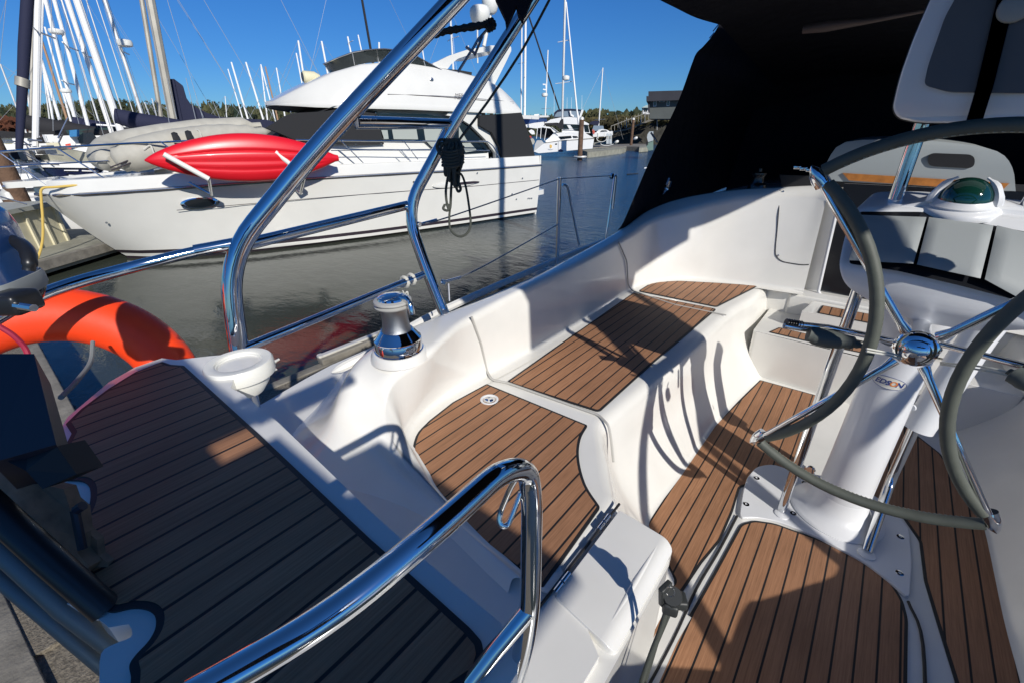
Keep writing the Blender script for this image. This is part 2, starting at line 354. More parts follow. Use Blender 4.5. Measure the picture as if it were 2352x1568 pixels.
# ---- bridge step at the companionway
bm = B(); slab(bm, clean(rnd([V(-.40, 2.74, 1.10), V(.72, 2.70, 1.10), V(.72, 3.3, 1.10), V(-.40, 3.3, 1.10)], [.03, .03, 0, 0], 4, True)), .29, 0)
bm2 = bm; o = part('bridge_step', bm2, M['gel'], boat); bv = o.modifiers.new('bevel', 'BEVEL'); bv.width = .03; bv.segments = 4; bv.limit_method = 'ANGLE'
pad('step_pad', [G(1766, 762, 1.096), G(1790, 751, 1.096), V(.2, 2.86, 1.096), V(.2, 2.79, 1.096), G(1885, 790, 1.096)], T_FLOOR, r=.01)
bm = B(); box(bm, V(.30, 3.23, 1.04), (1.22, .10, .14), bev=.015); part('companionway_sill', bm, M['gel'], boat)
bm = B(); slab(bm, [V(-.20, 2.93, .985), V(.5, 2.93, .985), V(.5, 3.16, .985), V(-.17, 3.16, .985)], .10); part('step_block', bm, M['gel'], boat)
pad('step_pad', [V(-.125, 2.945, .980), V(.45, 2.945, .980), V(.45, 3.10, .980), V(-.12, 3.10, .980)], T_FLOOR, r=.01)
# companionway: jamb, smoked washboards, dark opening, sliding hatch garage
bm = B(); slab(bm, [V(-.29, 3.26, .36), V(-.19, 3.232, .34), V(-.16, 3.232, .96), V(-.26, 3.26, .96)], Vector((0, .12, 0)))
part('companionway_jamb', bm, M['gel'], boat)
bm = B(); slab(bm, [V(-.20, 3.235, .30), V(.62, 3.235, .30), V(.60, 3.235, .97), V(-.155, 3.235, .93)], Vector((0, .02, 0))); part('washboard', bm, M['smoke'], boat, smooth=False)
bm = B(); rr = rnd([V(-.165, 3.20, .93), V(-.20, 3.20, .36)], .02); tube(bm, rr, .009, 8); tube(bm, rnd([V(-.165, 3.20, .93), V(-.15, 3.2, .95), V(.6, 3.20, .985)], .02), .009, 8); part('washboard_trim', bm, M['pcoat'], boat)
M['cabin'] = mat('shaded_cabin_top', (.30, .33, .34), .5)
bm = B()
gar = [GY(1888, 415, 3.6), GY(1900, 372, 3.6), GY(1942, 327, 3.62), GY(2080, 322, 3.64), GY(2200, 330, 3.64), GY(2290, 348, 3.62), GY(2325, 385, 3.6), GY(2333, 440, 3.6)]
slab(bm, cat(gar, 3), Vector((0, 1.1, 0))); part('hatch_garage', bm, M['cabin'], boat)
bm = B(); slab(bm, clean(rnd([GY(2132, 352, 3.592), GY(2240, 356, 3.592), GY(2238, 388, 3.592), GY(2130, 382, 3.592)], .06, 6, True)), Vector((0, .02, 0))); part('hatch_handle_recess', bm, M['dark'], boat, smooth=False)
bm = B(); slab(bm, [GY(1935, 398, 3.59), GY(2318, 422, 3.59), GY(2300, 440, 3.59), GY(1950, 415, 3.59)], Vector((0, .03, 0))); part('hatch_rail', bm, mat('varnished_teak', (.42, .16, .035), .35, var=(30, .3)), boat, smooth=False)
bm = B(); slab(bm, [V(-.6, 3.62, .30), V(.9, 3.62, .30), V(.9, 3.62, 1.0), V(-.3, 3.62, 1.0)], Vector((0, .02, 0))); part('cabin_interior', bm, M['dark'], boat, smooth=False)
# bulkhead access panel with its seam and screws
pp = [GY(1793, 432, 3.13), GY(1783, 590, 3.10), GY(1862, 606, 3.10)]
bp = []
def onbulk(x, y):   # find the moulded bulkhead under this sight line
    r = ray(x, y); dg = bpy.context.evaluated_depsgraph_get(); dg.update()
    hit, loc, nor, *_ = SC.ray_cast(dg, EYE+r.normalized()*1.55, r.normalized(), distance=6)
    return loc+nor*.002 if hit else GY(x, y, 3.1)
bpy.context.view_layer.update()
bz = [onbulk(x, y) for x, y in ((1792, 437), (1789, 480), (1785, 530), (1781, 575), (1784, 590), (1796, 600), (1812, 604), (1840, 608), (1858, 608))]
seam(cat(bz, 3), .0028, 'rubber', 'panel_seam')
for x, y in ((1799, 441), (1788, 587)):
    b2 = B(); lathe(b2, [(.006, -.002), (.006, .002), (.003, .004)], onbulk(x, y), (0, -1, 0), 10); part('screw', b2, M['steel'], boat)
# ---- aft lid over the walk-through, hinges, lower step
bm = B(); L8 = clean(rnd([V(-.338, .862, .947), V(-.20, .852, .947), V(-.178, .845, .966), V(-.178, .53, .966), V(-.20, .525, .947), V(-.338, .545, .947)], [.01, .02, .02, .02, .02, .01], 3, True))
slab(bm, L8, .05); o = part('locker_lid', bm, M['gel'], boat); bv = o.modifiers.new('bevel', 'BEVEL'); bv.width = .008; bv.segments = 3; bv.limit_method = 'ANGLE'
bm = B(); tube(bm, [V(-.212, .845, .952), V(-.212, .69, .9515), V(-.212, .545, .952)], [.004, .008, .004], 10); part('lid_rib', bm, M['gel'], o)
bm = B(); slab(bm, [V(-.19, .86, .975), V(-.172, .80, .975), V(-.172, .2, .975), V(-.34, .2, .975), V(-.34, .86, .975)], .40); part('locker_side', bm, M['gel'], boat)
bm = B(); tube(bm, [V(-.350, .885, .951), V(-.352, .50, .951)], .0038, 6); part('lid_gap', bm, M['rubber'], boat)
for (x, y) in ((1387, 1198), (1291, 1336)):
    c = G(x, y, .945); bm = B()
    for k, w in ((-1, .028), (1, .028)): tube(bm, [c+Vector((0, k*.002, 0)), c+Vector((0, k*(.002+w), 0))], .0058, 12)
    box(bm, c+Vector((0, 0, -.004)), (.016, .052, .003)); part('hinge', bm, M['chrome'], boat)
bm = B()
slab(bm, clean(rnd([V(-.350, .528, .962), V(-.225, .508, .962), V(-.215, .40, .962), V(-.215, .15, .962), V(-.5, .15, .962), V(-.5, .50, .962)], .02, 3, True)), .2)
o = part('transom_seat', bm, M['gel'], boat); bv = o.modifiers.new('bevel', 'BEVEL'); bv.width = .015; bv.segments = 3; bv.limit_method = 'ANGLE'
bm = B(); slab(bm, clean(rnd([V(-.215, .50, 1.02), V(-.175, .50, 1.02), V(-.175, .2, 1.02), V(-.215, .2, 1.02)], .01, 3, True)), .1)
slab(bm, clean(rnd([V(-.205, .43, .98), V(-.180, .43, .98), V(-.182, .36, .98), V(-.207, .36, .98)], .006, 3, True)), .05)
o = part('transom_latch', bm, M['wplastic'], boat)
# recessed push latch in the aft seat pad
c = G(1124, 917, S0); bm = B(); lathe(bm, [(.036, -.002), (.036, .0022), (.031, .0035), (.026, .001), (.024, -.004)], c, (0, 0, 1), 36); lt = part('deck_latch', bm, M['pcoat'], boat)
bm = B(); lathe(bm, [(.0235, .0), (.0235, .0015), (.016, .0025), (.014, .0015)], c, (0, 0, 1), 30); box(bm, c+Vector((-.010, -.004, .003)), (.016, .010, .004), .7, bev=.001); lathe(bm, [(.0105, .001), (.0105, .004), (.006, .006)], c+Vector((.006, 0, 0)), seg=20); part('latch_ring', bm, M['chrome'], lt)
# ring pull on the seat front
c = V(-.525, 1.79, 1.06)
bm = B(); lathe(bm, [(.03, 0), (.026, .003), (.02, .001)], c, (1, 0, .2), 24); part('vent_recess', bm, M['gel2'], boat)
# ---- stern seat on the pushpit (port) and its mirror
H0 = .60
ow = Gl([(155, 957), (250, 877), (310, 843), (372, 822), (405, 826), (440, 822), (475, 818)], H0)
cupc = V(-1.325, .352, .60)
cupa = [cupc+Vector((.088*math.cos(t), .088*math.sin(t), 0)) for t in [R(a) for a in range(170, -50, -20)]]
ow2 = cupa+Gl([(530, 890), (560, 905), (640, 970), (850, 1172), (1000, 1305), (1130, 1412)], H0)
tail = cat([G(1130, 1412, H0), G(1165, 1445, H0), G(1178, 1490, H0), G(1172, 1568, H0), V(-.24, .10, H0)], 4)[1:]
aft = [V(-.30, -.10, H0), V(-.52, -.12, H0)]+cat([G(228, 1568, H0), G(232, 1500, H0), G(262, 1478, H0), G(300, 1462, H0), G(303, 1445, H0)], 3)+Gl([(296, 1432), (250, 1440), (225, 1420), (220, 1392)], H0)+[V(-.78, -.12, H0), V(-.92, -.12, H0)]+Gl([(170, 1205), (190, 1180), (168, 1148), (130, 1120)], H0)+[V(-1.14, -.10, H0), V(-1.25, -.06, H0)]
out = clean(ow+ow2+tail+aft)
bm = B(); slab(bm, out, .034); ss = part('stern_seat', bm, M['gel'], boat, ang=30)
bv = ss.modifiers.new('bevel', 'BEVEL'); bv.width = .008; bv.segments = 3; bv.limit_method = 'ANGLE'; bv.angle_limit = R(50)
mirror_obj(ss)
H1 = .595
po = Gl([(150, 972), (185, 938), (250, 890), (310, 853), (372, 829), (392, 836), (422, 838), (600, 1000), (850, 1235), (1000, 1368), (1080, 1440), (1106, 1470), (1112, 1500), (1098, 1545)], H1)
po += [V(-.265, .10, H1), V(-.31, -.06, H1), V(-.50, -.085, H1)]+cat([G(300, 1552, H1), G(296, 1525, H1), G(312, 1500, H1), G(340, 1470, H1), G(356, 1440, H1), G(355, 1412, H1), G(335, 1396, H1), G(300, 1393, H1), G(258, 1402, H1), G(238, 1397, H1)], 3)
po += [V(-.74, -.07, H1), V(-.86, -.085, H1)]+cat([G(168, 1216, H1), G(192, 1185, H1), G(206, 1150, H1), G(205, 1118, H1), G(188, 1102, H1), G(150, 1100, H1)], 3)+[V(-1.16, -.06, H1), V(-1.27, -.02, H1)]
tk = pad('stern_seat_pad', po, T_STERN, r=.004, border=.010, lab='dark shaded teak pad on the stern seat')
# cup holder moulded into the seat's outboard end
bm = B(); lathe(bm, [(.088, -.034), (.090, -.028), (.090, .004), (.086, .010), (.064, .011), (.061, .009), (.060, .004), (.056, .004), (.054, 0), (.050, -.05), (.030, -.085), (.001, -.086)], cupc, (0, 0, 1), 48, cap=False)
lathe(bm, [(.088, -.034), (.070, -.040), (.066, -.062), (.045, -.092), (.001, -.096)], cupc, (0, 0, 1), 48, cap=False)
ch = part('cup_holder', bm, M['wplastic'], boat); mirror_obj(ch)
# ---- stainless tubes of the pushpit and stern arch
RT = .0205
def pipe(name, pts, r, fil=.08, par=None, m='steel', seg=20):
    b2 = B(); tube(b2, rnd(pts, fil, 7), r, seg); return part(name, b2, M[m], par or boat)
a1 = [G(578, 952, .95), D(580, 948, 1.18), D(546, 800, 1.05), D(527, 585, 1.0), D(720, 350, 1.0), D(1045, 0, .99), D(1250, -220, .98)]
a1 = [D(583, 968, 1.54), D(547, 800, 1.46), D(522, 592, 1.38), D(735, 330, 1.36), D(1045, 0, 1.32), D(1280, -250, 1.30)]; a1[-1] = a1[-2]+(a1[-1]-a1[-2])*1.9
p1 = pipe('arch_tube', a1, .0300, .15)
a2 = [D(1028, 740, 2.0), D(975, 610, 1.95), D(933, 482, 1.90), D(1040, 285, 1.80), D(1222, 0, 1.70), D(1330, -170, 1.66)]; a2[-1] = a2[-2]+(a2[-1]-a2[-2])*2.2
p2 = pipe('arch_tube', a2, .0250, .13)
pipe('cross_tube', [D(545, 567, 1.38), D(935, 472, 1.90)], .0195)
pipe('cross_tube', [D(560, 800, 1.46), D(975, 630, 1.95)], .0160)
pipe('cross_tube', [D(818, 279, 1.36), D(1036, 284, 1.80)], .0165)
pipe('cross_tube', [D(818, 292, 1.38), D(1030, 292, 1.81)], .0070)
pipe('pushpit_rail', [D(545, 562, 1.38), D(456, 576, 1.34), D(300, 615, 1.26), D(170, 650, 1.17), D(60, 690, 1.08), D(-60, 760, 1.0)], .0165, .1)
pipe('rail_collar', [D(448, 577, 1.335), D(540, 560, 1.38)], .0190)
# the near grab hoop of the boarding gate
pipe('grab_hoop', [D(440, 1600, .295), D(760, 1418, .33), D(1000, 1218, .385), D(1150, 1080, .45), D(1213, 1075, .49), D(1222, 1150, .50), D(1218, 1390, .53), D(1205, 1480, .55), D(1170, 1600, .58)], .0125, .05)
pipe('hoop_brace', [D(1216, 1398, .53), D(1140, 1490, .53), D(1080, 1570, .53)], .0112, .01)
pipe('hoop_hook', [D(1185, 1098, .47), D(1172, 1120, .478), D(1150, 1172, .49), D(1146, 1195, .49), D(1152, 1208, .49), D(1166, 1206, .495), D(1178, 1178, .495), D(1196, 1130, .495)], .0032, .012)
# starboard counterparts of the pushpit
for nm, pts, r in (('arch_tube', a1, .030), ('arch_tube', a2, .025)):
    pipe(nm, [p+Vector((0, -.42, 0)) for p in mirror(pts, .13)], r, .11)
# lifeline stanchions on the side deck
def lifeline(nm, pts, r=.0035): b2 = B(); tube(b2, cat(pts, 4), r, 6); return part(nm, b2, M['wire'], boat)
s1t, s1b = GX(1285, 408, -1.72), V(-1.73, 2.62, .95)
b2 = B(); tube(b2, [s1b, s1t], .0135, 14); stn = part('stanchion', b2, M['steel'], boat)
b2 = B(); tube(b2, rnd([GX(1292, 425, -1.72), GX(1303, 426, -1.72), GX(1330, 562, -1.72)], .03), .008, 10); part('stanchion_brace', b2, M['steel'], stn)
s2t = GX(1411, 402, -1.72); b2 = B(); tube(b2, rnd([GX(1403, 470, -1.72), GX(1412, 403, -1.72), GX(1416, 404, -1.72), GX(1408, 480, -1.72)], .02), .007, 10); tube(b2, [GX(1403, 470, -1.72), GX(1390, 560, -1.72)], .007, 8); lathe(b2, [(.02, -.01), (.024, 0), (.02, .01)], GX(1405, 405, -1.72), (1, 0, 0), 14); part('stanchion', b2, M['steel'], boat)
lifeline('lifeline', [D(958, 517, 1.92), D(1040, 496, 2.1), GX(1283, 412, -1.72)])
lifeline('lifeline', [GX(1285, 411, -1.72), GX(1405, 404, -1.72)])
lifeline('lifeline', [D(1012, 650, 1.99), D(1060, 636, 2.1), D(1140, 596, 2.35), GX(1283, 515, -1.72)])
for x, y, d in ((962, 516, 1.92), (1018, 648, 1.98)):
    b2 = B(); c = D(x, y, d); e = D(x+40, y-11, d+.12); tube(b2, [c, e], .006, 10); lathe(b2, [(.012, -.006), (.012, .006)], c, (1, .3, 0), 14); part('turnbuckle', b2, M['steel'], boat)
b2 = B(); tube(b2, [D(1030, 652, 1.98), D(1032, 692, 1.98)], .0045, 8); part('pelican_hook', b2, M['wire'], boat)
# small pad eye on the stern deck
b2 = B(); c = G(602, 962, .95); lathe(b2, [(.022, 0), (.02, .004), (.008, .01), (.006, .02)], c, seg=20); tube(b2, rnd([c+Vector((0, 0, .012)), c+Vector((.03, .0, .012)), c+Vector((.045, -.05, .01)), c+Vector((.02, -.10, .01))], .01), .004, 8); part('pad_eye', b2, M['steel'], boat)
M['tailer'] = mat('grey_nylon', (.36, .36, .34), .4)
# non-skid tread patches moulded along the coaming top
for (ya, yb) in ((1.15, 1.75), (1.80, 2.42)):
    rws = []
    for k in range(9):
        y = ya+(yb-ya)*k/8; xo = -1.222-.022*(y-1.1); rws.append([V(xo-.022, y, .640-.012*(y-1.1)), V(xo+.045, y, .6385-.012*(y-1.1))])
# padded lifting arm clipped to the second arch tube
b2 = B(); pa_ = cat([D(972, 92, 1.86), D(1010, 76, 1.84), D(1060, 66, 1.82), D(1110, 58, 1.80), D(1128, 50, 1.80), D(1132, 62, 1.80), D(1118, 68, 1.80)], 8)
tube(b2, pa_, [.012+.0035*(k % 2) for k in range(60)], 12); arm = part('padded_arm', b2, mat('ribbed_black_sleeve', (.012, .014, .012), .8), boat)
for p_, q_ in (((974, 90), (952, 118)), ((1128, 58), (1098, 92)), ((1100, 88), (1082, 120)), ((1082, 118), (1052, 166)), ((1108, 84), (1090, 128)), ((1070, 108), (1092, 124))):
    b2 = B(); tube(b2, [D(*p_, 1.83), D(*q_, 1.84)], .0055, 8); part('arm_brace', b2, M['wire'], boat)
# ---- self-tailing winch
wc = G(917, 800, .663)
wn = empty('winch', wc); wn.parent = boat; wn.matrix_parent_inverse = Matrix.Translation(-Vector(boat.location))
def wpart(n, prof, m, seg=40, c=wc):
    b2 = B(); lathe(b2, prof, c, (0, 0, 1), seg); o = part(n, b2, M[m]); o.parent = wn; o.matrix_parent_inverse = (Matrix.Translation(wc)).inverted(); return o
wpart('winch_base', [(.082, -.006), (.082, .002), (.079, .004), (.079, .034), (.077, .038), (.078, .041), (.072, .047), (.058, .066), (.052, .072)], 'chrome')
wpart('winch_drum', [(.050, .070), (.046, .080), (.043, .10), (.0415, .125), (.043, .14), (.047, .150)], 'drum')
wpart('self_tailer', [(.046, .148), (.058, .154), (.060, .158), (.052, .162), (.054, .166), (.061, .170), (.060, .176), (.050, .180)], 'tailer')
b2 = B(); lathe(b2, [(.049, .178), (.046, .186), (.034, .192), (.016, .196), (.001, .197)], wc, (0, 0, 1), 36); q = wc+Vector((0, 0, .186))
tube(b2, rnd([q+Vector((.01, .01, 0)), q+Vector((.062, .012, .002)), q+Vector((.074, .012, -.01)), q+Vector((.078, .012, -.045))], .012), [.012, .010, .008, .007, .008, .010], 12)
o = part('stripper_arm', b2, M['chrome']); o.parent = wn; o.matrix_parent_inverse = Matrix.Translation(wc).inverted()
wpart('winch_plinth', [(.100, -.03), (.094, -.012), (.088, -.004), (.084, -.002)], 'gel')
# dark winch under the dodger
b2 = B(); c = GY(1739, 425, 3.36); lathe(b2, [(.055, -.03), (.055, .0), (.052, .004), (.040, .012), (.038, .016), (.034, .05), (.037, .06), (.044, .064), (.044, .074), (.036, .078), (.012, .082), (.012, .10), (.001, .101)], c, (0, 0, 1), 30); part('cabin_winch', b2, mat('dark_anodised', (.05, .052, .055), .25, metal=.8), boat)
b2 = B()
for k in range(3): c = GY(1830+k*14, 384+k*3, 3.4); box(b2, c, (.04, .10, .02), .2, bev=.004)
part('rope_clutch', b2, M['chrome'], boat)
b2 = B(); tube(b2, rnd([GY(1520, 445, 3.35), GY(1532, 432, 3.3), GY(1537, 415, 3.3)], .01), [.012, .02, .014, .022], 8); part('block', b2, M['steel'], boat)
# =================================================================== steering pedestal, wheel, instruments, canvas
HX, HY, HH = .155, 1.344, .488
HUB = V(HX, HY, HH)
def sub(name, p): e = empty(name, p); e.parent = boat; e.matrix_parent_inverse = Matrix.Translation(-Vector(boat.location)); return e
def sp_(n, bm, m, par, **k):
    o = part(n, bm, M[m] if isinstance(m, str) else m, None, **k); o.parent = par; o.matrix_parent_inverse = Matrix.Translation(par.location).inverted(); return o
# pedestal
ped = sub('steering_pedestal', V(.175, 1.76, 1.37))
po_ = Gl([(1698, 1188), (1706, 1130), (1716, 1095), (1738, 1070), (1775, 1064), (1815, 1078)], 1.366)+[V(.2, 2.0, 1.366), V(.36, 1.93, 1.366)]+Gl([(2065, 1186), (2088, 1212), (2095, 1290), (2089, 1376), (2050, 1338), (1985, 1288), (1880, 1232), (1790, 1196), (1740, 1186)], 1.366)
bm = B(); slab(bm, clean(rnd(po_, .03, 3, True)), .012); o = sp_('base_plate', bm, 'pcoat', ped, ang=30); bv = o.modifiers.new('bevel', 'BEVEL'); bv.width = .004; bv.segments = 2; bv.limit_method = 'ANGLE'
for x, y in ((1738, 1097), (1714, 1157), (1848, 1108), (1822, 1178), (1953, 1230), (2068, 1232), (2066, 1315), (1960, 1155)):
    bm = B(); lathe(bm, [(.0115, -.001), (.0115, .0015), (.009, .002), (.0045, .0022), (.004, -.001)], G(x, y, 1.366), seg=16); sp_('bolt', bm, 'steel', ped)
PX, PY = .178, 1.765
bm = B(); lathe(bm, [(.155, 0), (.155, .004), (.145, .012), (.118, .022), (.095, .05), (.086, .09), (.084, .10)], V(PX, PY, 1.366), seg=48); sp_('pedestal_foot', bm, 'pcoat', ped)
bm = B(); lathe(bm, [(.0835, .095), (.080, .25), (.077, .50), (.0755, .60), (.0775, .602), (.0775, .70), (.085, .74)], V(PX, PY, 1.366), seg=48, cap=False); sp_('pedestal_column', bm, 'pcoat', ped)
bm = B(); lathe(bm, [(.02, -.12), (.07, -.118), (.095, -.10), (.105, -.05), (.105, .10), (.09, .16), (.05, .20), (.01, .21)], V(PX, PY, .50), (0, -.25, 1), 40); sp_('pedestal_head', bm, 'pcoat', ped)
bm = B(); tube(bm, [V(PX, PY-.02, .50), V(HX, HY+.02, HH)], .026, 20); sp_('wheel_shaft', bm, 'chrome', ped)
bm = B(); lathe(bm, [(.018, -.01), (.02, 0), (.016, .008)], V(.06, 1.86, 1.29), (0, -1, .2), 20); sp_('knob', bm, 'chrome', ped)
# maker's badge
M['badge'] = mat('badge_cream', (.72, .70, .62), .35); M['inkb'] = mat('badge_blue', (.02, .05, .22), .4); M['inko'] = mat('badge_orange', (.8, .25, .05), .4)
def cyl_pt(u, w, r, h0):   # u metres round the column, w metres up
    a = -PI/2-.14+u/r; return V(PX+r*math.cos(a), PY+r*math.sin(a), h0-w)
bm = B(); n = 40; rw = []
for k in range(9):
    s = k/8; rw.append([cyl_pt(.047*s*math.cos(2*PI*j/n), .0215*s*math.sin(2*PI*j/n), .0787, .745) for j in range(n)])
grid(bm, rw, closed_v=True); sp_('badge', bm, 'badge', ped)
bm = B(); tube(bm, [cyl_pt(.046*math.cos(2*PI*j/n), .0208*math.sin(2*PI*j/n), .0788, .745) for j in range(n)], .0007, 5, closed=True); sp_('badge_rim', bm, 'inkb', ped)
def text_mesh(s, size, shear=0, bold=.0):
    cu = bpy.data.curves.new('t', 'FONT'); cu.body = s; cu.size = size; cu.align_x = 'CENTER'; cu.align_y = 'CENTER'; cu.shear = shear; cu.offset = bold; cu.resolution_u = 4
    ob = bpy.data.objects.new('t', cu); COL.objects.link(ob); bpy.context.view_layer.update()
    dg = bpy.context.evaluated_depsgraph_get(); me = bpy.data.meshes.new_from_object(ob.evaluated_get(dg)); bpy.data.objects.remove(ob)
    return me
for s, x0, mm in (('EDS', -.0165, 'inkb'), ('O', .0118, 'inko'), ('N', .0275, 'inkb')):
    me = text_mesh(s, .0235, .25, .0007); bm = B(); bm.from_mesh(me)
    for v in bm.verts: v.co = cyl_pt(v.co.x*1.02+x0, v.co.y, .0796, .745)
    sp_('badge_lettering', bm, mm, ped, smooth=False)
# guard tubes
GL, GR = (.012, 1.635), (.285, 1.615)
bm = B(); tube(bm, [V(GL[0], GL[1], 1.366), V(GL[0], GL[1], .44)], .0165, 18); sp_('guard_tube', bm, 'steel', ped)
bm = B(); tube(bm, rnd([V(GR[0], GR[1], 1.366), D(2045, 1105, depth_ := 1.66), D(2110, 960, 1.55)], .06), .0165, 18); sp_('guard_tube', bm, 'steel', ped)
bm = B(); tube(bm, [D(2108, 985, 1.56), D(2250, 770, 1.42), D(2300, 700, 1.40)], [.044, .046, .052], 24); lathe(bm, [(.012, -.002), (.011, .003)], D(2095, 935, 1.50), (-.5, -1, 0), 12); sp_('cable_sleeve', bm, 'pcoat', ped)
for x, y in ((1796, 1180), (1990, 1272)):
    bm = B(); lathe(bm, [(.027, 0), (.026, .004), (.019, .006)], G(x, y, 1.366), seg=24); sp_('tube_foot', bm, 'pcoat', ped)
# ---- folding wheel: both side sectors are folded in over the hub
wheel = sub('steering_wheel', HUB)
RW = .484; PHI = R(54.3)
def wp(r, a, dy=0): return HUB+Vector((r*math.cos(a), dy, r*math.sin(a)))
# angles of the four corners (0 = starboard, 90 = up)
UL = R(180-52.0); UR = R(52.0); LL_ = R(180+56.5); LR_ = R(-56.5)
rimr = .0146
def arc(a0, a1, n=22): return [wp(RW, a0+(a1-a0)*k/n) for k in range(n+1)]
bm = B(); tube(bm, arc(UL-.03, UR+.03), rimr, 14); sp_('rim', bm, 'leather', wheel)
bm = B(); tube(bm, arc(LL_+.03, LR_+2*PI-.03), rimr, 14); sp_('rim', bm, 'leather', wheel)
def folded(a0, a1, tilt):
    A, C = wp(RW, a0), wp(RW, a1); mid = (A+C)/2; ax = (C-A).normalized(); pts = []
    n = 26
    for k in range(n+1):
        a = a0+(a1-a0)*k/n; p = wp(RW, a); d = p-A; t = d.dot(ax); f = A+ax*t; off = p-f
        q = Matrix.Rotation(tilt, 3, ax) @ off; pts.append(f+q)
    return pts
fl_ = folded(UL, LL_, R(-168)); fr_ = folded(UR, LR_, R(168))
for f in (fl_, fr_):
    g = f[1:-1]; bm = B(); tube(bm, g, rimr, 14); sp_('rim_sector', bm, 'leather', wheel)
# stitching seams on the leather
M['stitch'] = mat('pale_stitching', (.30, .30, .24), .8)
def stitches(path, side, name):
    bm = B(); P_ = cat(path, 3); acc = 0
    for a, b in zip(P_, P_[1:]):
        acc += (b-a).length
        if acc > .010:
            acc = 0; t = (b-a).normalized(); c = HUB-a; c = (c-t*c.dot(t)).normalized()*side; w = t.cross(c)
            o_ = a+(c*.8-w*.55).normalized()*(rimr*1.01); tube(bm, [o_-t*.0035-w*.002, o_+t*.0035+w*.002], .0010, 4)
    sp_(name, bm, 'stitch', wheel)
stitches(arc(UL-.1, UR+.1, 60), 1, 'stitching'); stitches(arc(LL_+.1, LR_+2*PI-.1, 60), 1, 'stitching')
for a in (UL, UR, LL_, LR_):
    bm = B(); lathe(bm, [(.019, -.03), (.019, -.012), (.016, .004), (.009, .018), (.002, .026)], wp(RW-.002, a), (math.cos(a), -.15, math.sin(a)), 16); sp_('hinge_tip', bm, 'chrome', wheel)
    bm = B(); tube(bm, [wp(.05, a), wp(.075, a, -.01), wp(RW-.06, a, -.012), wp(RW-.012, a, -.004)], [.013, .0095, .0080, .0075], 14); sp_('spoke', bm, 'chrome', wheel)
bm = B(); lathe(bm, [(.020, -.035), (.036, -.024), (.043, -.010), (.044, .0), (.040, .008), (.042, .012), (.036, .019), (.029, .022), (.029, .026), (.022, .032), (.009, .036), (.001, .037)], HUB, (0, -1, 0), 40); sp_('hub', bm, 'chrome', wheel)
bm = B(); tube(bm, cat([D(1990, 800, 1.05), D(2050, 812, 1.06), D(2105, 830, 1.08)], 5), .0024, 6); tube(bm, cat([D(1990, 806, 1.05), D(2050, 818, 1.06), D(2105, 838, 1.08)], 5), .0024, 6); tube(bm, cat([D(2160, 832, 1.08), D(2260, 842, 1.0), D(2330, 858, .96)], 5), .0024, 6); tube(bm, cat([D(2160, 836, 1.08), D(2260, 850, 1.0), D(2330, 864, .96)], 5), .0024, 6); sp_('guide_cord', bm, mat('braided_cord', (.5, .5, .45), .8), wheel)
# ---- control lever with tapered grips lying behind the wheel, port and starboard
lev = sub('engine_lever', D(1990, 770, 1.15))
bm = B(); tube(bm, [D(1832, 745, 1.20), D(1900, 752, 1.19), D(2110, 795, 1.15)], .0085, 12); sp_('lever_rod', bm, 'chrome', lev)
bm = B(); tube(bm, [D(1801, 748, 1.20), D(1838, 755, 1.20), D(1860, 757, 1.20)], .0075, 12); sp_('lever_rod', bm, 'chrome', lev)
bm = B(); tube(bm, [D(2160, 790, 1.15), D(2352, 840, 1.02)], .0085, 12); sp_('lever_rod', bm, 'chrome', lev)
bm = B()
pa, pb = D(1806, 741, 1.20), D(1840, 746, 1.20)
for k in range(7): t = k/6; c = pa.lerp(pb, t); lathe(bm, [(.0075, -.0015), (.0115, 0), (.0075, .0015)], c, (pb-pa), 16)
tube(bm, [pa, pb], .0065, 10); sp_('rubber_bellows', bm, 'black', lev)
M['grip'] = mat('grey_rubber_grip', (.085, .095, .085), .65)
bm = B(); tube(bm, cat([D(1856, 767, 1.195), D(1900, 778, 1.18), D(1950, 786, 1.15), D(1984, 796, 1.13)], 5), [.020, .0245, .0245, .022, .018, .010, .006], 18); sp_('lever_grip', bm, 'grip', lev)
bm = B(); tube(bm, cat([D(2316, 852, .97), D(2350, 870, .95), D(2400, 890, .93)], 5), [.008, .020, .022, .022], 18); sp_('lever_grip', bm, 'grip', lev)
# ---- instrument pod with three grey covers
pod = sub('instrument_pod', V(.16, 1.60, .36))
def shell(name, front, depth, par, m, fil=.02, bev=.012, taper=.9):
    """front outline (closed) pushed back by depth along +Y with a soft edge"""
    f = clean(rnd(front, fil, 5, True)); c = sum(f, Vector())/len(f); bm = B()
    back = [c+(p-c)*taper+depth for p in f]; fr2 = [c+(p-c)*.965+Vector((0, -.006, 0)) for p in f]
    mid = [p+depth*.12 for p in f]
    grid(bm, [fr2, f, mid, back], closed_v=True)
    for ring, rev in ((fr2, 0), (back, 1)):
        vs = [bm.verts.new(p) for p in ring]
        for t in tessellate_polygon([ring]): bm.faces.new([vs[i] for i in t])
    bmesh.ops.remove_doubles(bm, verts=bm.verts, dist=1e-5); bmesh.ops.recalc_face_normals(bm, faces=bm.faces)
    return sp_(name, bm, m, par, ang=50)
fr = [GY(1963, 478, 1.62), GY(2080, 476, 1.63), GY(2200, 485, 1.63), V(.395, 1.62, .218), V(.40, 1.50, .35), V(.37, 1.49, .43), GY(2250, 762, 1.52), GY(2100, 738, 1.52), GY(2000, 694, 1.51), GY(1940, 655, 1.50), GY(1926, 612, 1.50), GY(1940, 545, 1.56)]
shell('pod_housing', fr, Vector((0, .26, .03)), pod, 'pcoat', .03)
bm = B(); bz_ = [GY(1972, 492, 1.595), GY(2115, 497, 1.595), V(.385, 1.595, .247), V(.385, 1.478, .385), GY(2200, 655, 1.478), GY(2060, 622, 1.478), GY(1950, 606, 1.482)]
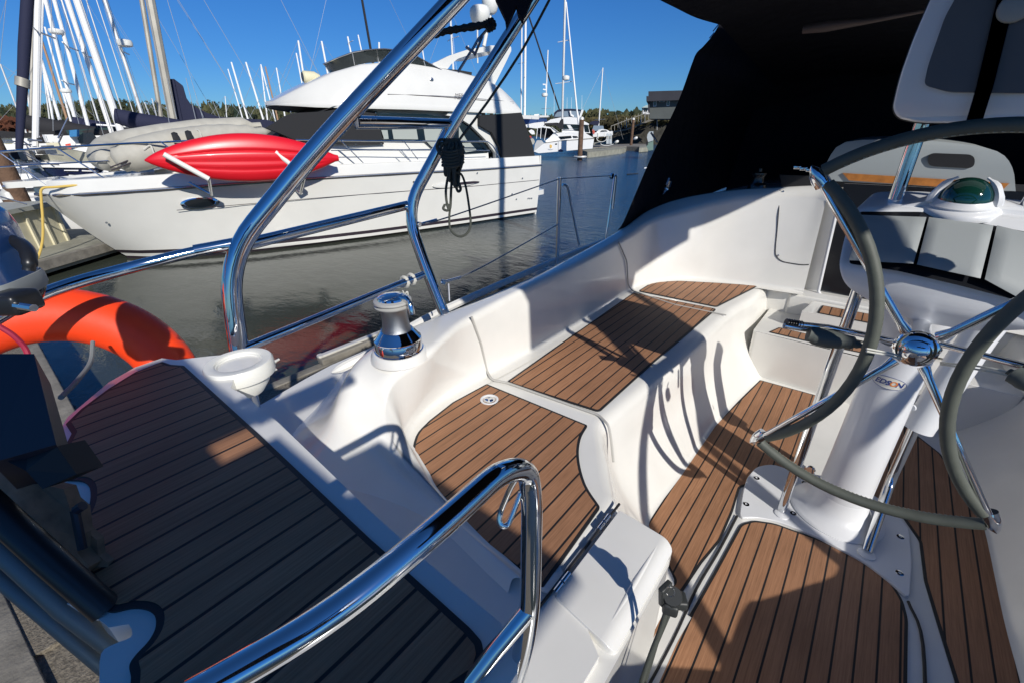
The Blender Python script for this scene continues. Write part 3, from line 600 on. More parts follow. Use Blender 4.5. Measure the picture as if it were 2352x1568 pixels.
slab(bm, clean(rnd(bz_, .008, 3, True)), Vector((0, .03, .01))); sp_('pod_bezel', bm, 'smoke', pod, smooth=False)
def cover(tl, tr, br, bl, bulge=.010):
    bm = B(); rows = []
    for i in range(9):
        v = i/8; rw = []
        for j in range(11):
            u = j/10; p = tl.lerp(tr, u).lerp(bl.lerp(br, u), v)
            e = min(1, min(u, 1-u)*9)*min(1, min(v, 1-v)*7); rw.append(p+Vector((0, -bulge*e**.5, .002*e)))
        rows.append(rw)
    grid(bm, rows); bmesh.ops.recalc_face_normals(bm, faces=bm.faces); sp_('instrument_cover', bm, 'cover', pod, ang=80)
cover(GY(1978, 494, 1.585), GY(2128, 499, 1.585), GY(2098, 606, 1.474), GY(1950, 598, 1.476))
cover(GY(2134, 499, 1.585), GY(2282, 518, 1.585), GY(2252, 640, 1.474), GY(2106, 608, 1.474))
cover(GY(2290, 518, 1.585), V(.375, 1.585, .255), V(.375, 1.474, .40), GY(2262, 642, 1.474))
# compass on the pod
cc = GY(2208, 470, 1.66)
bm = B(); lathe(bm, [(.080, -.022), (.081, -.012), (.076, -.004), (.066, .0), (.067, .005), (.060, .012), (.056, .018)], cc, (0, -.18, 1), 44); cp = sp_('compass', bm, 'pcoat', pod)
bm = B(); pr = [(.056*math.cos(t), .060*math.sin(t)*.95+.010) for t in [R(a) for a in range(0, 91, 9)]]; lathe(bm, pr, cc, (0, -.18, 1), 40)
o = part('compass_dome', bm, mat('green_tinted_dome', (.004, .03, .022), .06, coat=1)); o.parent = cp; o.matrix_parent_inverse = Matrix.Translation(pod.location).inverted() @ Matrix.Identity(4); o.matrix_parent_inverse = (Matrix.Translation(Vector(pod.location)) @ cp.matrix_parent_inverse).inverted() if False else cp.matrix_parent_inverse.inverted() @ Matrix.Translation(-Vector(pod.location)) if False else Matrix.Identity(4)
for s in (0, 1):
    bm = B(); aa = R(195+s*150); tube(bm, [cc+Vector((.064*math.cos(aa)*math.cos(t), .064*math.sin(aa)*math.cos(t), .070*math.sin(t)+.004)) for t in [R(x) for x in range(0, 65, 8)]], [.012, .011, .009, .007, .003], 8)
    o2 = part('compass_guard', bm, M['pcoat']); o2.parent = cp
bm = B(); slab(bm, clean(rnd([GY(2045, 478, 1.64), GY(2130, 462, 1.64), GY(2150, 448, 1.66), GY(2290, 458, 1.68), GY(2352, 480, 1.66), V(.40, 1.66, .23), V(.2, 1.64, .24)], .02, 3, True)), Vector((0, .10, .0))); sp_('compass_plinth', bm, 'pcoat', pod)
# posts from the pod up to the chartplotter housing
bm = B(); tube(bm, [V(.025, 1.75, .35), V(.025, 1.75, -.10)], .0175, 18); sp_('plotter_post', bm, 'steel', pod)
bm = B(); tube(bm, [V(.295, 1.75, .35), V(.295, 1.75, -.10)], .0175, 18); sp_('plotter_post', bm, 'steel', pod)
# chartplotter in its padded cover
plt = sub('chartplotter', V(.16, 1.60, 0))
fr = [V(-.030, 1.60, -.34), V(.33, 1.60, -.34), V(.40, 1.60, -.05), V(.38, 1.60, .018), GY(2352, 284, 1.60), GY(2110, 283, 1.60), GY(2062, 272, 1.60), GY(2050, 250, 1.60), GY(2066, 180, 1.60), GY(2098, 90, 1.60), GY(2128, 20, 1.60)]
shell('plotter_housing', fr, Vector((0, .12, 0)), plt, 'pcoat', .035)
f2 = [p+Vector((0, .0, 0)) for p in fr]; c0 = sum(f2, Vector())/len(f2)
bm = B(); ring = clean(rnd([c0+(p-c0)*1.006+Vector((0, .018, 0)) for p in fr], .035, 5, True)); tube(bm, ring, .0022, 6, closed=True); sp_('housing_seam', bm, 'black', plt)
M['screen'] = mat('grey_screen_cover', (.085, .09, .10), .6, bump=(300, .3, .0005))
sc_ = [V(.02, 1.580, -.33), V(.32, 1.580, -.33), V(.36, 1.580, -.07), GY(2352, 215, 1.580), GY(2180, 212, 1.580), GY(2122, 196, 1.580), GY(2132, 150, 1.580), GY(2170, 40, 1.580)]
bm = B(); slab(bm, clean(rnd(sc_, .012, 4, True)), Vector((0, .012, 0))); o = sp_('screen_cover', bm, 'screen', plt, ang=30); bv = o.modifiers.new('bevel', 'BEVEL'); bv.width = .004; bv.segments = 3; bv.limit_method = 'ANGLE'
M['navy'] = mat('navy_webbing', (.012, .024, .16), .8, bump=(900, .6, .0006))
def strap(a, b, w, m, name, par, dy=0):
    bm = B(); t = (b-a).normalized(); s = t.cross(Vector((0, -1, 0))).normalized()*w/2; n = 10; rw = []
    for k in range(n+1):
        p = a.lerp(b, k/n); rw.append([p-s, p+s])
    grid(bm, rw); bmesh.ops.solidify(bm, geom=bm.faces[:], thickness=.003); sp_(name, bm, m, par)
strap(GY(2320, -40, 1.573), GY(2262, 200, 1.573), .028, 'navy', 'strap', plt)
strap(GY(2263, 196, 1.573), GY(2236, 284, 1.573), .028, 'navy', 'strap', plt)
bm = B(); lathe(bm, [(.03, -.004), (.028, .004), (.02, .008)], GY(2335, 15, 1.57), (0, -1, 0), 24); sp_('buckle', bm, 'cover', plt)
# =================================================================== dodger and bimini
dod = sub('dodger', V(.13, 3.6, .4)); 
fold = M['canvas']
edge = [D(1418, 530, 2.80), D(1432, 510, 2.82), D(1462, 440, 2.88), D(1500, 352, 2.95), D(1555, 240, 3.02), D(1588, 150, 3.06), D(1600, 122, 3.06), D(1618, 104, 3.05), D(1650, 60, 3.02), D(1700, -60, 2.98), D(1760, -220, 2.9)]
def side(q): return [V(-1.34, 2.70, .58), V(-1.34, 4.8, .42)]
eg = cat(edge, 4); rows = []
for p in eg:
    t = (CZ-p.z)
    fx = -1.36 if t > 0 else -1.36+min(1.0, -t)*.5
    fy = 5.3-max(0, -t)*1.2
    q = Vector((max(p.x, -9)*0+fx, fy, p.z)); q2 = Vector((.13, fy+.35, p.z+.03))
    rows.append([p, p.lerp(q, .33)+Vector((-.02, 0, 0)), p.lerp(q, .66), q, q2])
bm = B(); grid(bm, rows); bmesh.ops.recalc_face_normals(bm, faces=bm.faces); so = sp_('side_panel', bm, fold, dod)
m2 = mirror_obj(so); 
# roof of dodger joined to the bimini over the helm
bm = B(); rows = []
roofe = [D(1655, 58, 2.60), D(1600, 42, 2.35), D(1550, 18, 2.15), D(1500, -8, 2.0), D(1440, -50, 1.9), D(1380, -110, 1.82)]
for p in cat(roofe, 4):
    q = Vector((.84, p.y, p.z)); mid = p.lerp(q, .5)+Vector((0, 0, .06)); rows.append([p, p.lerp(mid, .5)+Vector((0, 0, .03)), mid, q.lerp(mid, .5)+Vector((0, 0, .03)), q])
first = rows[0]; fwdrow = [Vector((.13+(p.x-.13)*1.0, 5.2, p.z-.25)) for p in first]; rows.insert(0, fwdrow)
grid(bm, rows); bmesh.ops.recalc_face_normals(bm, faces=bm.faces); sp_('roof_panel', bm, fold, dod)
bm = B(); slab(bm, [V(-1.4, 5.25, 1.0), V(1.66, 5.25, 1.0), V(1.4, 5.1, -.75), V(-1.1, 5.1, -.75)], Vector((0, .02, 0))); sp_('front_panel', bm, fold, dod, smooth=False)
bm = B(); tube(bm, [GY(1845, 68, 3.0), GY(1900, 60, 3.0), GY(2000, 48, 3.0), GY(2125, 25, 3.0)], [.020, .026, .020, .012, .008], 10); sp_('dodger_bow', bm, mat('dull_bow', (.08, .055, .05), .5), dod)
# zips and small fittings catching light
for a, b in (((1638, 72), (1652, 55)), ((1630, 88), (1640, 76))):
    bm = B(); tube(bm, [D(*a, 2.95), D(*b, 2.95)], .004, 6); sp_('zip_pull', bm, 'wire', dod)
for a, b in (((1531, 425), (1537, 410)), ((1495, 305), (1510, 328))):
    bm = B(); tube(bm, [D(*a, 2.8), D(*b, 2.8)], .006, 6); sp_('snap', bm, 'wire', dod)
# folded bimini aft, above the stern arch
bim = sub('bimini', V(-.9, .8, -.45))
bm = B(); pts = [D(1138, -6, 1.36), D(1160, 40, 1.36), D(1163, 62, 1.36), D(1180, 25, 1.36), D(1186, 12, 1.36), D(1190, 30, 1.36), D(1200, 45, 1.36), D(1225, -10, 1.36), D(1300, -140, 1.36), D(1100, -160, 1.36)]
slab(bm, pts, FWD*.02); sp_('canvas', bm, fold, bim, smooth=False)

bm = B(); rows = []
for y in (.45, .8, 1.2, 1.55, 1.9):
    rows.append([V(x, y, -.85-.09*math.cos((x-.13)/1.15*PI/2)) for x in (-1.0, -.6, -.2, .13, .46, .86, 1.25)])
grid(bm, rows); bmesh.ops.solidify(bm, geom=bm.faces[:], thickness=.004); sp_('canvas_top', bm, fold, bim)
bm = B(); slab(bm, [V(1.46, .36, -1.35), V(1.46, 1.98, -1.35), V(1.46, 1.98, -.90), V(1.46, 1.46, -.84), V(1.46, 1.42, -.74), V(1.46, .36, -.74)], Vector((.004, 0, 0))); sp_('side_screen', bm, fold, bim, smooth=False)  # unseen sheet added to starboard, shading the port seatback, coaming and bulkhead corner
# =================================================================== water
wm = bpy.data.materials.new('harbour_water'); wm.use_nodes = True; nt = wm.node_tree; b = nt.nodes['Principled BSDF']; L = nt.links
b.inputs['Base Color'].default_value = (.008, .030, .045, 1); b.inputs['Roughness'].default_value = .03; b.inputs['IOR'].default_value = 1.33
tc = N(nt, 'ShaderNodeTexCoord')
def wv(scale, sx, sy, det=3, rz=.35):
    mp = N(nt, 'ShaderNodeMapping'); mp.inputs['Scale'].default_value = (sx, sy, 1); mp.inputs['Rotation'].default_value = (0, 0, rz); L.new(tc.outputs['Object'], mp.inputs[0])
    n = N(nt, 'ShaderNodeTexNoise'); n.inputs['Scale'].default_value = scale; n.inputs['Detail'].default_value = det; n.inputs['Roughness'].default_value = .6; L.new(mp.outputs[0], n.inputs['Vector']); return n
n1, n2, n3 = wv(2.2, 1, 2.2), wv(14, 1, 2.0, 4), wv(.5, 1, 1.5)
# ripples: calm in the lee between the boats, rougher in the open basin
sp = N(nt, 'ShaderNodeSeparateXYZ'); L.new(tc.outputs['Object'], sp.inputs[0])
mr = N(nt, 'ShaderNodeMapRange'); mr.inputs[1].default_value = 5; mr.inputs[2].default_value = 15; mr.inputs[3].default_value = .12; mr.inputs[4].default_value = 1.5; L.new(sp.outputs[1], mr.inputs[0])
s1 = N(nt, 'ShaderNodeMath', operation='MULTIPLY'); L.new(n1.outputs['Fac'], s1.inputs[0]); s1.inputs[1].default_value = .05
s2 = N(nt, 'ShaderNodeMath', operation='MULTIPLY_ADD'); L.new(n2.outputs['Fac'], s2.inputs[0]); s2.inputs[1].default_value = .010; L.new(s1.outputs[0], s2.inputs[2])
s3 = N(nt, 'ShaderNodeMath', operation='MULTIPLY_ADD'); L.new(n3.outputs['Fac'], s3.inputs[0]); s3.inputs[1].default_value = .04; L.new(s2.outputs[0], s3.inputs[2])
hh = N(nt, 'ShaderNodeMath', operation='MULTIPLY'); L.new(s3.outputs[0], hh.inputs[0]); L.new(mr.outputs[0], hh.inputs[1])
bp = N(nt, 'ShaderNodeBump'); bp.inputs['Strength'].default_value = 1; bp.inputs['Distance'].default_value = 1.0; L.new(hh.outputs[0], bp.inputs['Height']); L.new(bp.outputs[0], b.inputs['Normal'])
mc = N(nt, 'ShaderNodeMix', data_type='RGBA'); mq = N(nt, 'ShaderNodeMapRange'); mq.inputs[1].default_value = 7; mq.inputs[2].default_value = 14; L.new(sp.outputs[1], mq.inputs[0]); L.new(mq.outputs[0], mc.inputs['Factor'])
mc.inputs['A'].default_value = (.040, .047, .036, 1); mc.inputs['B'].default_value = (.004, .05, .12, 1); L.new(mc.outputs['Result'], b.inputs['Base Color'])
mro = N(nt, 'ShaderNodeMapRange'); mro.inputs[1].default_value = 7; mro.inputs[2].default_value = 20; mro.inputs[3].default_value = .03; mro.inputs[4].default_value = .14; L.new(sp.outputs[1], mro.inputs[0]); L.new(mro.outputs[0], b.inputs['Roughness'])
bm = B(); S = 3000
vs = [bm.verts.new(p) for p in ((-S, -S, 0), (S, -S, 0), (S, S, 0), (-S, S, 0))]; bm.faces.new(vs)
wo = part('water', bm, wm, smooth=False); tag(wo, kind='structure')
# =================================================================== loose gear on our stern
# lifebuoy hung outside the stern rail
bc = D(138, 938, 1.28); nb = (EYE-bc).normalized(); nb = Vector((nb.x, nb.y, nb.z*.95)).normalized(); ub = nb.cross(Vector((0, 0, 1))).normalized(); wb = ub.cross(nb).normalized()
if wb.z < 0: wb = -wb
ub = wb.cross(nb).normalized()
if ub.dot(ray(600, 1000)-ray(100, 1000)) < 0: ub = -ub
RB, rb = .279, .080
def bpt(a, b, k=1.0): 
    c = bc+(ub*math.cos(a)+wb*math.sin(a))*RB; rd = (ub*math.cos(a)+wb*math.sin(a)); return c+(rd*math.cos(b)*rb+nb*math.sin(b)*rb*.78)*k
bu = thing('lifebuoy', bc, 'orange lifebuoy ring with a white band hanging from the stern rail', 'lifebuoy')
M['orange'] = mat('orange_vinyl', (.85, .055, .008), .45, var=(8, .12), bump=(60, .08, .002))
bm = B(); grid(bm, [[bpt(2*PI*i/72, 2*PI*j/24) for j in range(24)] for i in range(72)], closed_u=True, closed_v=True); part('ring', bm, M['orange'], bu, ang=80)
M['wband'] = mat('white_reflective_band', (.55, .55, .52), .5, bump=(120, .3, .001), var=(30, .2))
bm = B(); grid(bm, [[bpt(R(a), 2*PI*j/24, 1.035) for j in range(24)] for a in range(108, 134, 3)], closed_v=True); part('band', bm, M['wband'], bu, ang=80)
bm = B(); tube(bm, [bpt(R(66+k*2.4), R(-8+k*16), 1.05) for k in range(4)], .012, 10); part('rope_knot', bm, M['wband'], bu)
M['grey_rope'] = mat('grey_rope', (.19, .20, .20), .9, bump=(400, .8, .001))
bm = B(); tube(bm, cat([D(-10, 745, 1.0), D(30, 770, 1.02), D(58, 800, 1.04), D(62, 825, 1.04), D(30, 838, 1.02)], 5), .006, 8); part('retaining_strap', bm, mat('crimson_cord', (.30, .01, .04), .7), bu)
bm = B(); tube(bm, cat([D(213, 785, 1.25), D(208, 830, 1.2), D(180, 870, 1.1), D(140, 912, .95)], 5), .0055, 8); part('grab_line', bm, M['grey_rope'], bu)
# outboard motor at the left edge
om = thing('outboard_motor', D(10, 640, .72), 'small blue and black outboard motor clamped on the stern rail', 'outboard motor')
M['blue'] = mat('blue_gloss', (.02, .065, .20), .2, coat=.6); M['mblack'] = mat('black_gloss', (.012, .013, .018), .22, coat=.4)
c = D(-45, 606, .74)
def rr_box(cx, sx, sy, prof, m, name, par, seg=36):   # rounded-rectangle lathe: prof [(scale, z)]
    bm = B(); rows = []
    for k, z in prof:
        rows.append([cx+Matrix.Rotation(AZ+.3, 3, 'Z') @ Vector((math.copysign(abs(math.cos(t))**.55, math.cos(t))*sx*k, math.copysign(abs(math.sin(t))**.55, math.sin(t))*sy*k, z)) for t in [2*PI*i/seg for i in range(seg)]])
    g = grid(bm, rows, closed_v=True); bm.faces.new(g[0]); bm.faces.new(g[-1][::-1]); bmesh.ops.recalc_face_normals(bm, faces=bm.faces); return part(name, bm, M[m], par, ang=50)
rr_box(c, .050, .070, [(.55, .094), (.80, .090), (.93, .078), (1, .055), (1.0, .0), (.98, -.030)], 'blue', 'cowling', om)
rr_box(c, .0515, .0715, [(1.0, -.028), (1.03, -.034), (1.03, -.050), (.97, -.058)], 'cover', 'cowling_band', om)
rr_box(c, .048, .066, [(1.0, -.055), (1.0, -.062), (.85, -.078), (.5, -.085)], 'mblack', 'engine_block', om)
bm = B(); tube(bm, cat([D(-30, 556, .76), D(15, 552, .755), D(42, 558, .75), D(62, 576, .74), D(68, 600, .73), D(66, 622, .73)], 5), [.008, .009, .010, .011, .011, .010, .008], 14); part('tiller_handle', bm, M['black'], om)
bm = B(); box(bm, D(18, 694, .72), (.075, .05, .035), rz=AZ, bev=.008); part('clamp', bm, M['black'], om)
bm = B(); tube(bm, [D(38, 702, .70), D(78, 708, .69)], .006, 8); part('clamp_screw', bm, M['chrome'], om)
bm = B(); tube(bm, [D(5, 842, .66), D(60, 860, .66)], .012, 8); part('clamp_screw', bm, M['black'], om)
# timber mounting pads and struts (part of our boat)
M['timber'] = mat('weathered_ply', (.26, .17, .11), .85, var=(40, .35), bump=(80, .5, .002))
M['paintb'] = mat('dark_blue_paint', (.008, .011, .026), .5)
mm = sub('motor_mount', D(60, 1000, .66))
bm = B(); box8(bm, [D(-10, 1075, .60), D(128, 1021, .60), D(176, 1086, .68), D(40, 1130, .70), D(-10, 815, .62), D(80, 815, .62), D(84, 822, .635), D(10, 812, .66)])
bm.free(); bm = B()
A, Bq, Cq, Dq = D(-20, 812, .62), D(78, 812, .62), D(129, 1020, .60), D(-20, 1062, .60)
th = (D(176, 1086, .66)-Cq)
box8(bm, [Dq, Cq, Cq+th, Dq+th, A, Bq, D(116, 880, .70), A+th]); part_ = sp_('mounting_board', bm, [M['paintb'], M['timber']], mm, smooth=False)
for f in part_.data.polygons:
    if abs(f.normal.dot(((Cq-Bq).cross(th)).normalized())) > .8 and f.center.dot((Cq-Dq).normalized()) > ((A+Bq+Cq+Dq)/4).dot((Cq-Dq).normalized())+.02: f.material_index = 1
bm = B(); slab(bm, [D(-20, 1040, .61), D(62, 1052, .61), D(130, 1024, .605), D(176, 1088, .61), D(98, 1122, .60), D(60, 1080, .60)], FWD*.04); sp_('bracket', bm, 'dark', mm, smooth=False)
bm = B(); slab(bm, [D(-20, 1035, .66), D(60, 1048, .66), D(95, 1112, .66), D(145, 1122, .66), D(165, 1178, .655), D(180, 1230, .65), D(178, 1268, .65), D(205, 1300, .65), D(180, 1330, .65), D(-20, 1180, .66)], FWD*.02); sp_('mounting_board', bm, 'timber', mm, smooth=False)
bm = B(); slab(bm, [D(160, 1140, .675), D(190, 1165, .675), D(196, 1215, .67), D(222, 1240, .67), D(226, 1275, .67), D(246, 1290, .67), D(252, 1345, .67), D(200, 1312, .67), D(170, 1250, .67)], FWD*.012); sp_('mounting_board', bm, 'timber', mm, smooth=False, label='broken splintered edge of the mounting board')
bm = B(); tube(bm, [D(-60, 1125, .60), D(120, 1290, .60), D(245, 1400, .62)], .0185, 16); sp_('strut', bm, 'black', mm)
M['gstrut'] = mat('galvanised_tube', (.16, .19, .19), .5, metal=.5, bump=(100, .2, .001))
bm = B(); tube(bm, [D(-60, 1200, .62), D(60, 1310, .62), D(150, 1396, .63), D(290, 1502, .66)], .0150, 16); sp_('strut', bm, 'gstrut', mm)
bm = B(); tube(bm, [D(-60, 1272, .64), D(50, 1364, .64), D(150, 1450, .65), D(268, 1552, .68)], .0120, 16); sp_('strut', bm, 'gstrut', mm)
bm = B(); tube(bm, [D(176, 1170, .64), D(190, 1160, .64)], .007, 8); tube(bm, [D(172, 1170, .65), D(190, 1260, .65)], .006, 8); sp_('bolt', bm, 'paintb', mm)
# unseen panels added behind the eye to shade the stern, notched for sun patches
M['shade_mat'] = mat('dark_shade_panel', (.01, .012, .03), .25, coat=.3)
for (x0, x1, y0, y1, h) in ((.08, .60, -.95, -.44, -.45), (.72, 1.0, -.95, -.44, -.45), (.58, .74, -.95, -.55, -.452), (1.0, 1.80, -.95, -.31, -.45), (.50, .62, -.44, -.17, -.455)):
    bm = B(); box(bm, V((x0+x1)/2, (y0+y1)/2, h), (x1-x0, y1-y0, .025)); part('shade_panel', bm, M['shade_mat'], boat, smooth=False)
# dark rope coil tied off on the second arch tube
M['drope'] = mat('dark_olive_rope', (.050, .055, .045), .9, bump=(350, 1.0, .0015))
rc = thing('rope_coil', D(1040, 340, 1.42), 'coil of dark rope tied to the stern arch, one long loop hanging down', 'rope')
random.seed(5)
def rp(l, r, d=1.72, n='coil', s=4):
    bm = B(); tube(bm, cat([D(x, y, d*1.0+.33*(d < 1.5)+(q[0] if q else 0)) for x, y, *q in l], s), r*1.02, 8); return part(n, bm, M['drope'], rc, ang=80)
rp([(1262, 0, 0), (1200, 115, 0), (1120, 235, .0), (1062, 312, 0), (1046, 335, 0)], .0052, 1.40, 'hauling_line', 2)
loops = []
for k in range(11):
    x0 = 1026+random.uniform(-8, 22); y0 = 322+random.uniform(0, 26); w = random.uniform(12, 20); h_ = random.uniform(26, 52)
    rp([(x0-w, y0+h_*.5, random.uniform(-.02, .03)), (x0-w*.6, y0, 0), (x0+w*.6, y0+2, .02), (x0+w, y0+h_*.5, -.02), (x0+w*.4, y0+h_, .01), (x0-w*.5, y0+h_*.95, -.02), (x0-w*.95, y0+h_*.45, .01)], .0056, 1.38)
for k in range(6): rp([(1016, 345+k*7, -.03), (1030, 350+k*7, -.045), (1052, 346+k*7, -.04), (1064, 338+k*7, 0)], .0058, 1.40)
for k in range(5):
    x0 = 1022+k*6; rp([(x0+6, 345, .0), (x0, 378, -.02), (x0+random.uniform(-3, 5), 402+k*6, -.01), (x0+7, 396+k*6, .01), (x0+8, 360, .02)], .0058, 1.38)
rp([(1030, 400, 0), (1024, 440, 0), (1028, 475, 0), (1034, 478, 0), (1036, 440, 0), (1038, 405, 0)], .0052)
rp([(1040, 400, 0), (1046, 425, 0), (1052, 440, 0), (1058, 434, 0), (1050, 412, 0)], .0056)
rp([(1034, 476, 0), (1032, 500, 0), (1034, 525, 0), (1046, 540, 0), (1062, 543, 0), (1076, 532, 0), (1081, 512, 0), (1078, 480, 0), (1072, 440, 0), (1066, 415, 0), (1060, 402, 0), (1052, 396, 0)], .0046, 1.40, 'hanging_loop')
rp([(1022, 470, 0), (1018, 480, 0), (1028, 484, 0), (1032, 474, 0), (1024, 468, 0)], .005, 1.39, 'knot')
# white cord seized round the lower cross tube
wc_ = thing('cord_wrap', D(938, 642, 1.90), 'white cord wrapped round the lower rail tube above the winch', 'cord')
M['wrope'] = mat('white_braid', (.48, .47, .42), .9, bump=(400, .8, .001))
ta, tb = D(560, 800, 1.46), D(975, 630, 1.95); td = (tb-ta).normalized(); pc = D(928, 649, 1.893)
for s0 in (0, .036):
    u = td.orthogonal().normalized(); v = td.cross(u); bm = B(); q0 = pc+td*s0
    tube(bm, [q0+td*(.004*k/12)+(u*math.cos(2*PI*k/12)+v*math.sin(2*PI*k/12))*(.023) for k in range(27)], .0068, 8); part('turn', bm, M['wrope'], wc_)
bm = B(); tube(bm, cat([D(925, 668, 1.87), D(930, 676, 1.86), D(936, 670, 1.86), D(938, 690, 1.86)], 4), .003, 6); part('tail', bm, M['wrope'], wc_)
# black line led through a plastic cleat along the hatch frame
bl = thing('control_line', G(1545, 1370, 1.2), 'black line with a plastic cam cleat running along the floor hatch frame', 'rope')
M['gpl'] = mat('dark_grey_plastic', (.03, .032, .03), .5)
bm = B(); c = D(1545, 1368, .86); r1 = ray(1545, 1368).normalized()
box(bm, D(1528, 1362, .865), (.012, .03, .06), rz=-.3, rx=.2, bev=.003); lathe(bm, [(.017, -.012), (.019, 0), (.017, .012)], c, r1, 20); box(bm, D(1556, 1378, .865), (.035, .03, .022), rz=.6, bev=.005); box(bm, D(1540, 1392, .87), (.03, .026, .03), rz=.3, bev=.006)
part('cam_cleat', bm, M['gpl'], bl)
bm = B(); lathe(bm, [(.0085, -.014), (.0075, -.016)], D(1540, 1358, .85), r1, 18, cap=False); part('sheave_ring', bm, M['chrome'], bl)
bm = B(); tube(bm, cat([D(1536, 1350, .87), D(1533, 1390, .88), D(1515, 1450, .88), D(1492, 1510, .88), D(1462, 1600, .88)], 4), .0052, 10); part('line', bm, M['drope'], bl)
bm = B(); tube(bm, [D(1540, 1400, .88), D(1508, 1475, .9), D(1478, 1575, .92)], .0045, 10); part('line', bm, M['drope'], bl)
# =================================================================== the motor yacht in the next berth
YO = G(300, 592, 2.3); YA = Vector((.233, .973, 0)).normalized(); YN = Vector((YA.y, -YA.x, 0))
def YV(U, W, Z): return YO+YA*U+YN*W+Vector((0, 0, Z-YO.z))
def YP(x, y, W):      # sight line onto the fore-and-aft plane W metres to port of the yacht's centreline
    r = ray(x, y); t = ((YO-EYE).dot(YN)+W)/r.dot(YN); return EYE+r*t
def interp(tab, u):
    if u <= tab[0][0]: return tab[0][1]
    for (a, x), (b, y) in zip(tab, tab[1:]):
        if u <= b: return x+(y-x)*(u-a)/(b-a)
    return tab[-1][1]
yt = thing('motor_yacht', YV(5, 0, 0), 'white flybridge motor yacht with dark windscreen cover moored in the next berth', 'motor yacht')
M['ygel'] = mat('yacht_gelcoat', (.66, .655, .61), .22, coat=.4, var=(2, .04))
M['ystripe'] = mat('dark_stripe', (.03, .022, .03), .35)
M['rubs'] = mat('rub_rail_steel', (.55, .55, .55), .2, metal=.9)
M['ycanvas'] = mat('charcoal_canvas', (.013, .014, .016), .85, bump=(120, .3, .002))
M['glass'] = mat('dark_window', (.006, .009, .012), .08, coat=.5)
DBt = [(-.96, .03), (-.75, .44), (-.4, .76), (.2, 1.02), (.8, 1.22), (1.8, 1.48), (3.4, 1.72), (5, 1.84), (7, 1.87), (9.8, 1.82)]
SHt = [(-.96, 1.36), (-.79, 1.356), (.45, 1.385), (1.8, 1.42), (3.4, 1.44), (5.2, 1.43), (7.6, 1.39), (9.8, 1.385)]
WLt = [(0, .01), (.35, .40), (.8, .74), (1.3, .98), (2.1, 1.22), (3.5, 1.46), (5, 1.62), (7, 1.70), (9.8, 1.68)]
stt = [(-.96, 0), (-.86, .04), (-.7, .12), (-.4, .33), (0, .6), (.5, .95), (1.2, 1.5), (2.1, 2.3), (3.4, 3.5), (4.6, 4.6), (5.8, 5.8), (7.2, 7.2), (8.6, 8.6), (9.80, 9.75)]
def section(Ud, Uw, sgn):
    zs = interp(SHt, Ud); bd = interp(DBt, Ud); bw = interp(WLt, Uw); out = []
    for z in (-.45, .055, .115, .125, .20, .21, .35, .55, .75, zs-.40, zs-.39, zs-.2, zs):
        t = max(0, (z-0)/zs); f = t**1.35
        if Uw > 4: f = t**.8
        U = Uw+(Ud-Uw)*(t**.85 if t > 0 else 0); W = bw+(bd-bw)*f
        if z < 0: W = bw*.55; 
        out.append(YV(U, sgn*W, z))
    return out
for sgn in (1, -1):
    bm = B(); g = grid(bm, [section(a, b, sgn) for a, b in stt]); bm.faces.ensure_lookup_table()
    nr = len(g[0])-1
    for i, f in enumerate(bm.faces):
        j = i % nr; f.material_index = 1 if j in (0, 3) else 0
    bmesh.ops.recalc_face_normals(bm, faces=bm.faces); part('hull', bm, [M['ygel'], M['ystripe']], yt)
def edgeline(dz, r, m, name, dw=0, u0=-.96, u1=9.8, sgn=1):
    bm = B(); us = [u0+(u1-u0)*k/30 for k in range(31)]
    tube(bm, [YV(u, sgn*(interp(DBt, u)+dw), interp(SHt, u)+dz) for u in us], r, 8); part(name, bm, M[m], yt)
edgeline(0, .028, 'ystripe', 'rub_rail'); edgeline(.004, .018, 'rubs', 'rub_rail', .02); edgeline(0, .028, 'ystripe', 'rub_rail', sgn=-1)
us = [-.70+10.45*k/30 for k in range(31)]
bm = B(); tube(bm, [YV(u, interp(WLt, max(0.0, u+ .55*max(0, 1-u/4)))*.28+interp(DBt, u)*.72+.012-.0, interp(SHt, u)-.40) for u in us[5:]], .006, 5); part('styling_line', bm, M['ystripe'], yt)
# toe bulwark and deck
us = [-.96+10.76*k/40 for k in range(41)]
for sgn in (1, -1):
    bm = B(); rows = []
    for u in us:
        b_, z = interp(DBt, u), interp(SHt, u); h = .25 if u < 8.6 else .25
        rows.append(rnd([YV(u, sgn*b_, z), YV(u+.02, sgn*max(0, b_-.035), z+h), YV(u+.05, sgn*max(0, b_-.13), z+h), YV(u+.05, sgn*max(0, b_-.16), z+h-.05), YV(u+.05, 0, z+h-.01)], [0, .04, .02, .02, 0], 3))
    grid(bm, rows); bmesh.ops.recalc_face_normals(bm, faces=bm.faces); part('deck', bm, M['ygel'], yt)
bm = B(); slab(bm, [YV(9.8, 1.82, 1.64), YV(9.8, 1.82, 1.385), YV(9.75, 1.68, 0), YV(9.7, 0, -.4), YV(9.75, -1.68, 0), YV(9.8, -1.82, 1.385), YV(9.8, -1.82, 1.64)], -YA*.05); part('transom', bm, M['ygel'], yt, smooth=False)
bm = B(); slab(bm, clean(rnd([YV(9.75, 1.6, .66), YV(10.25, 1.5, .66), YV(10.35, 0, .66), YV(10.25, -1.5, .66), YV(9.75, -1.6, .66)], .1, 4, True)), .14); o = part('swim_platform', bm, M['ygel'], yt)
bm = B(); box8(bm, [YV(9.85, 1.2, .15), YV(10.1, 1.2, .3), YV(10.1, 1.3, .3), YV(9.85, 1.3, .15), YV(9.85, 1.2, .5), YV(10.15, 1.2, .5), YV(10.15, 1.3, .5), YV(9.85, 1.3, .5)]); part('platform_bracket', bm, M['ystripe'], yt)
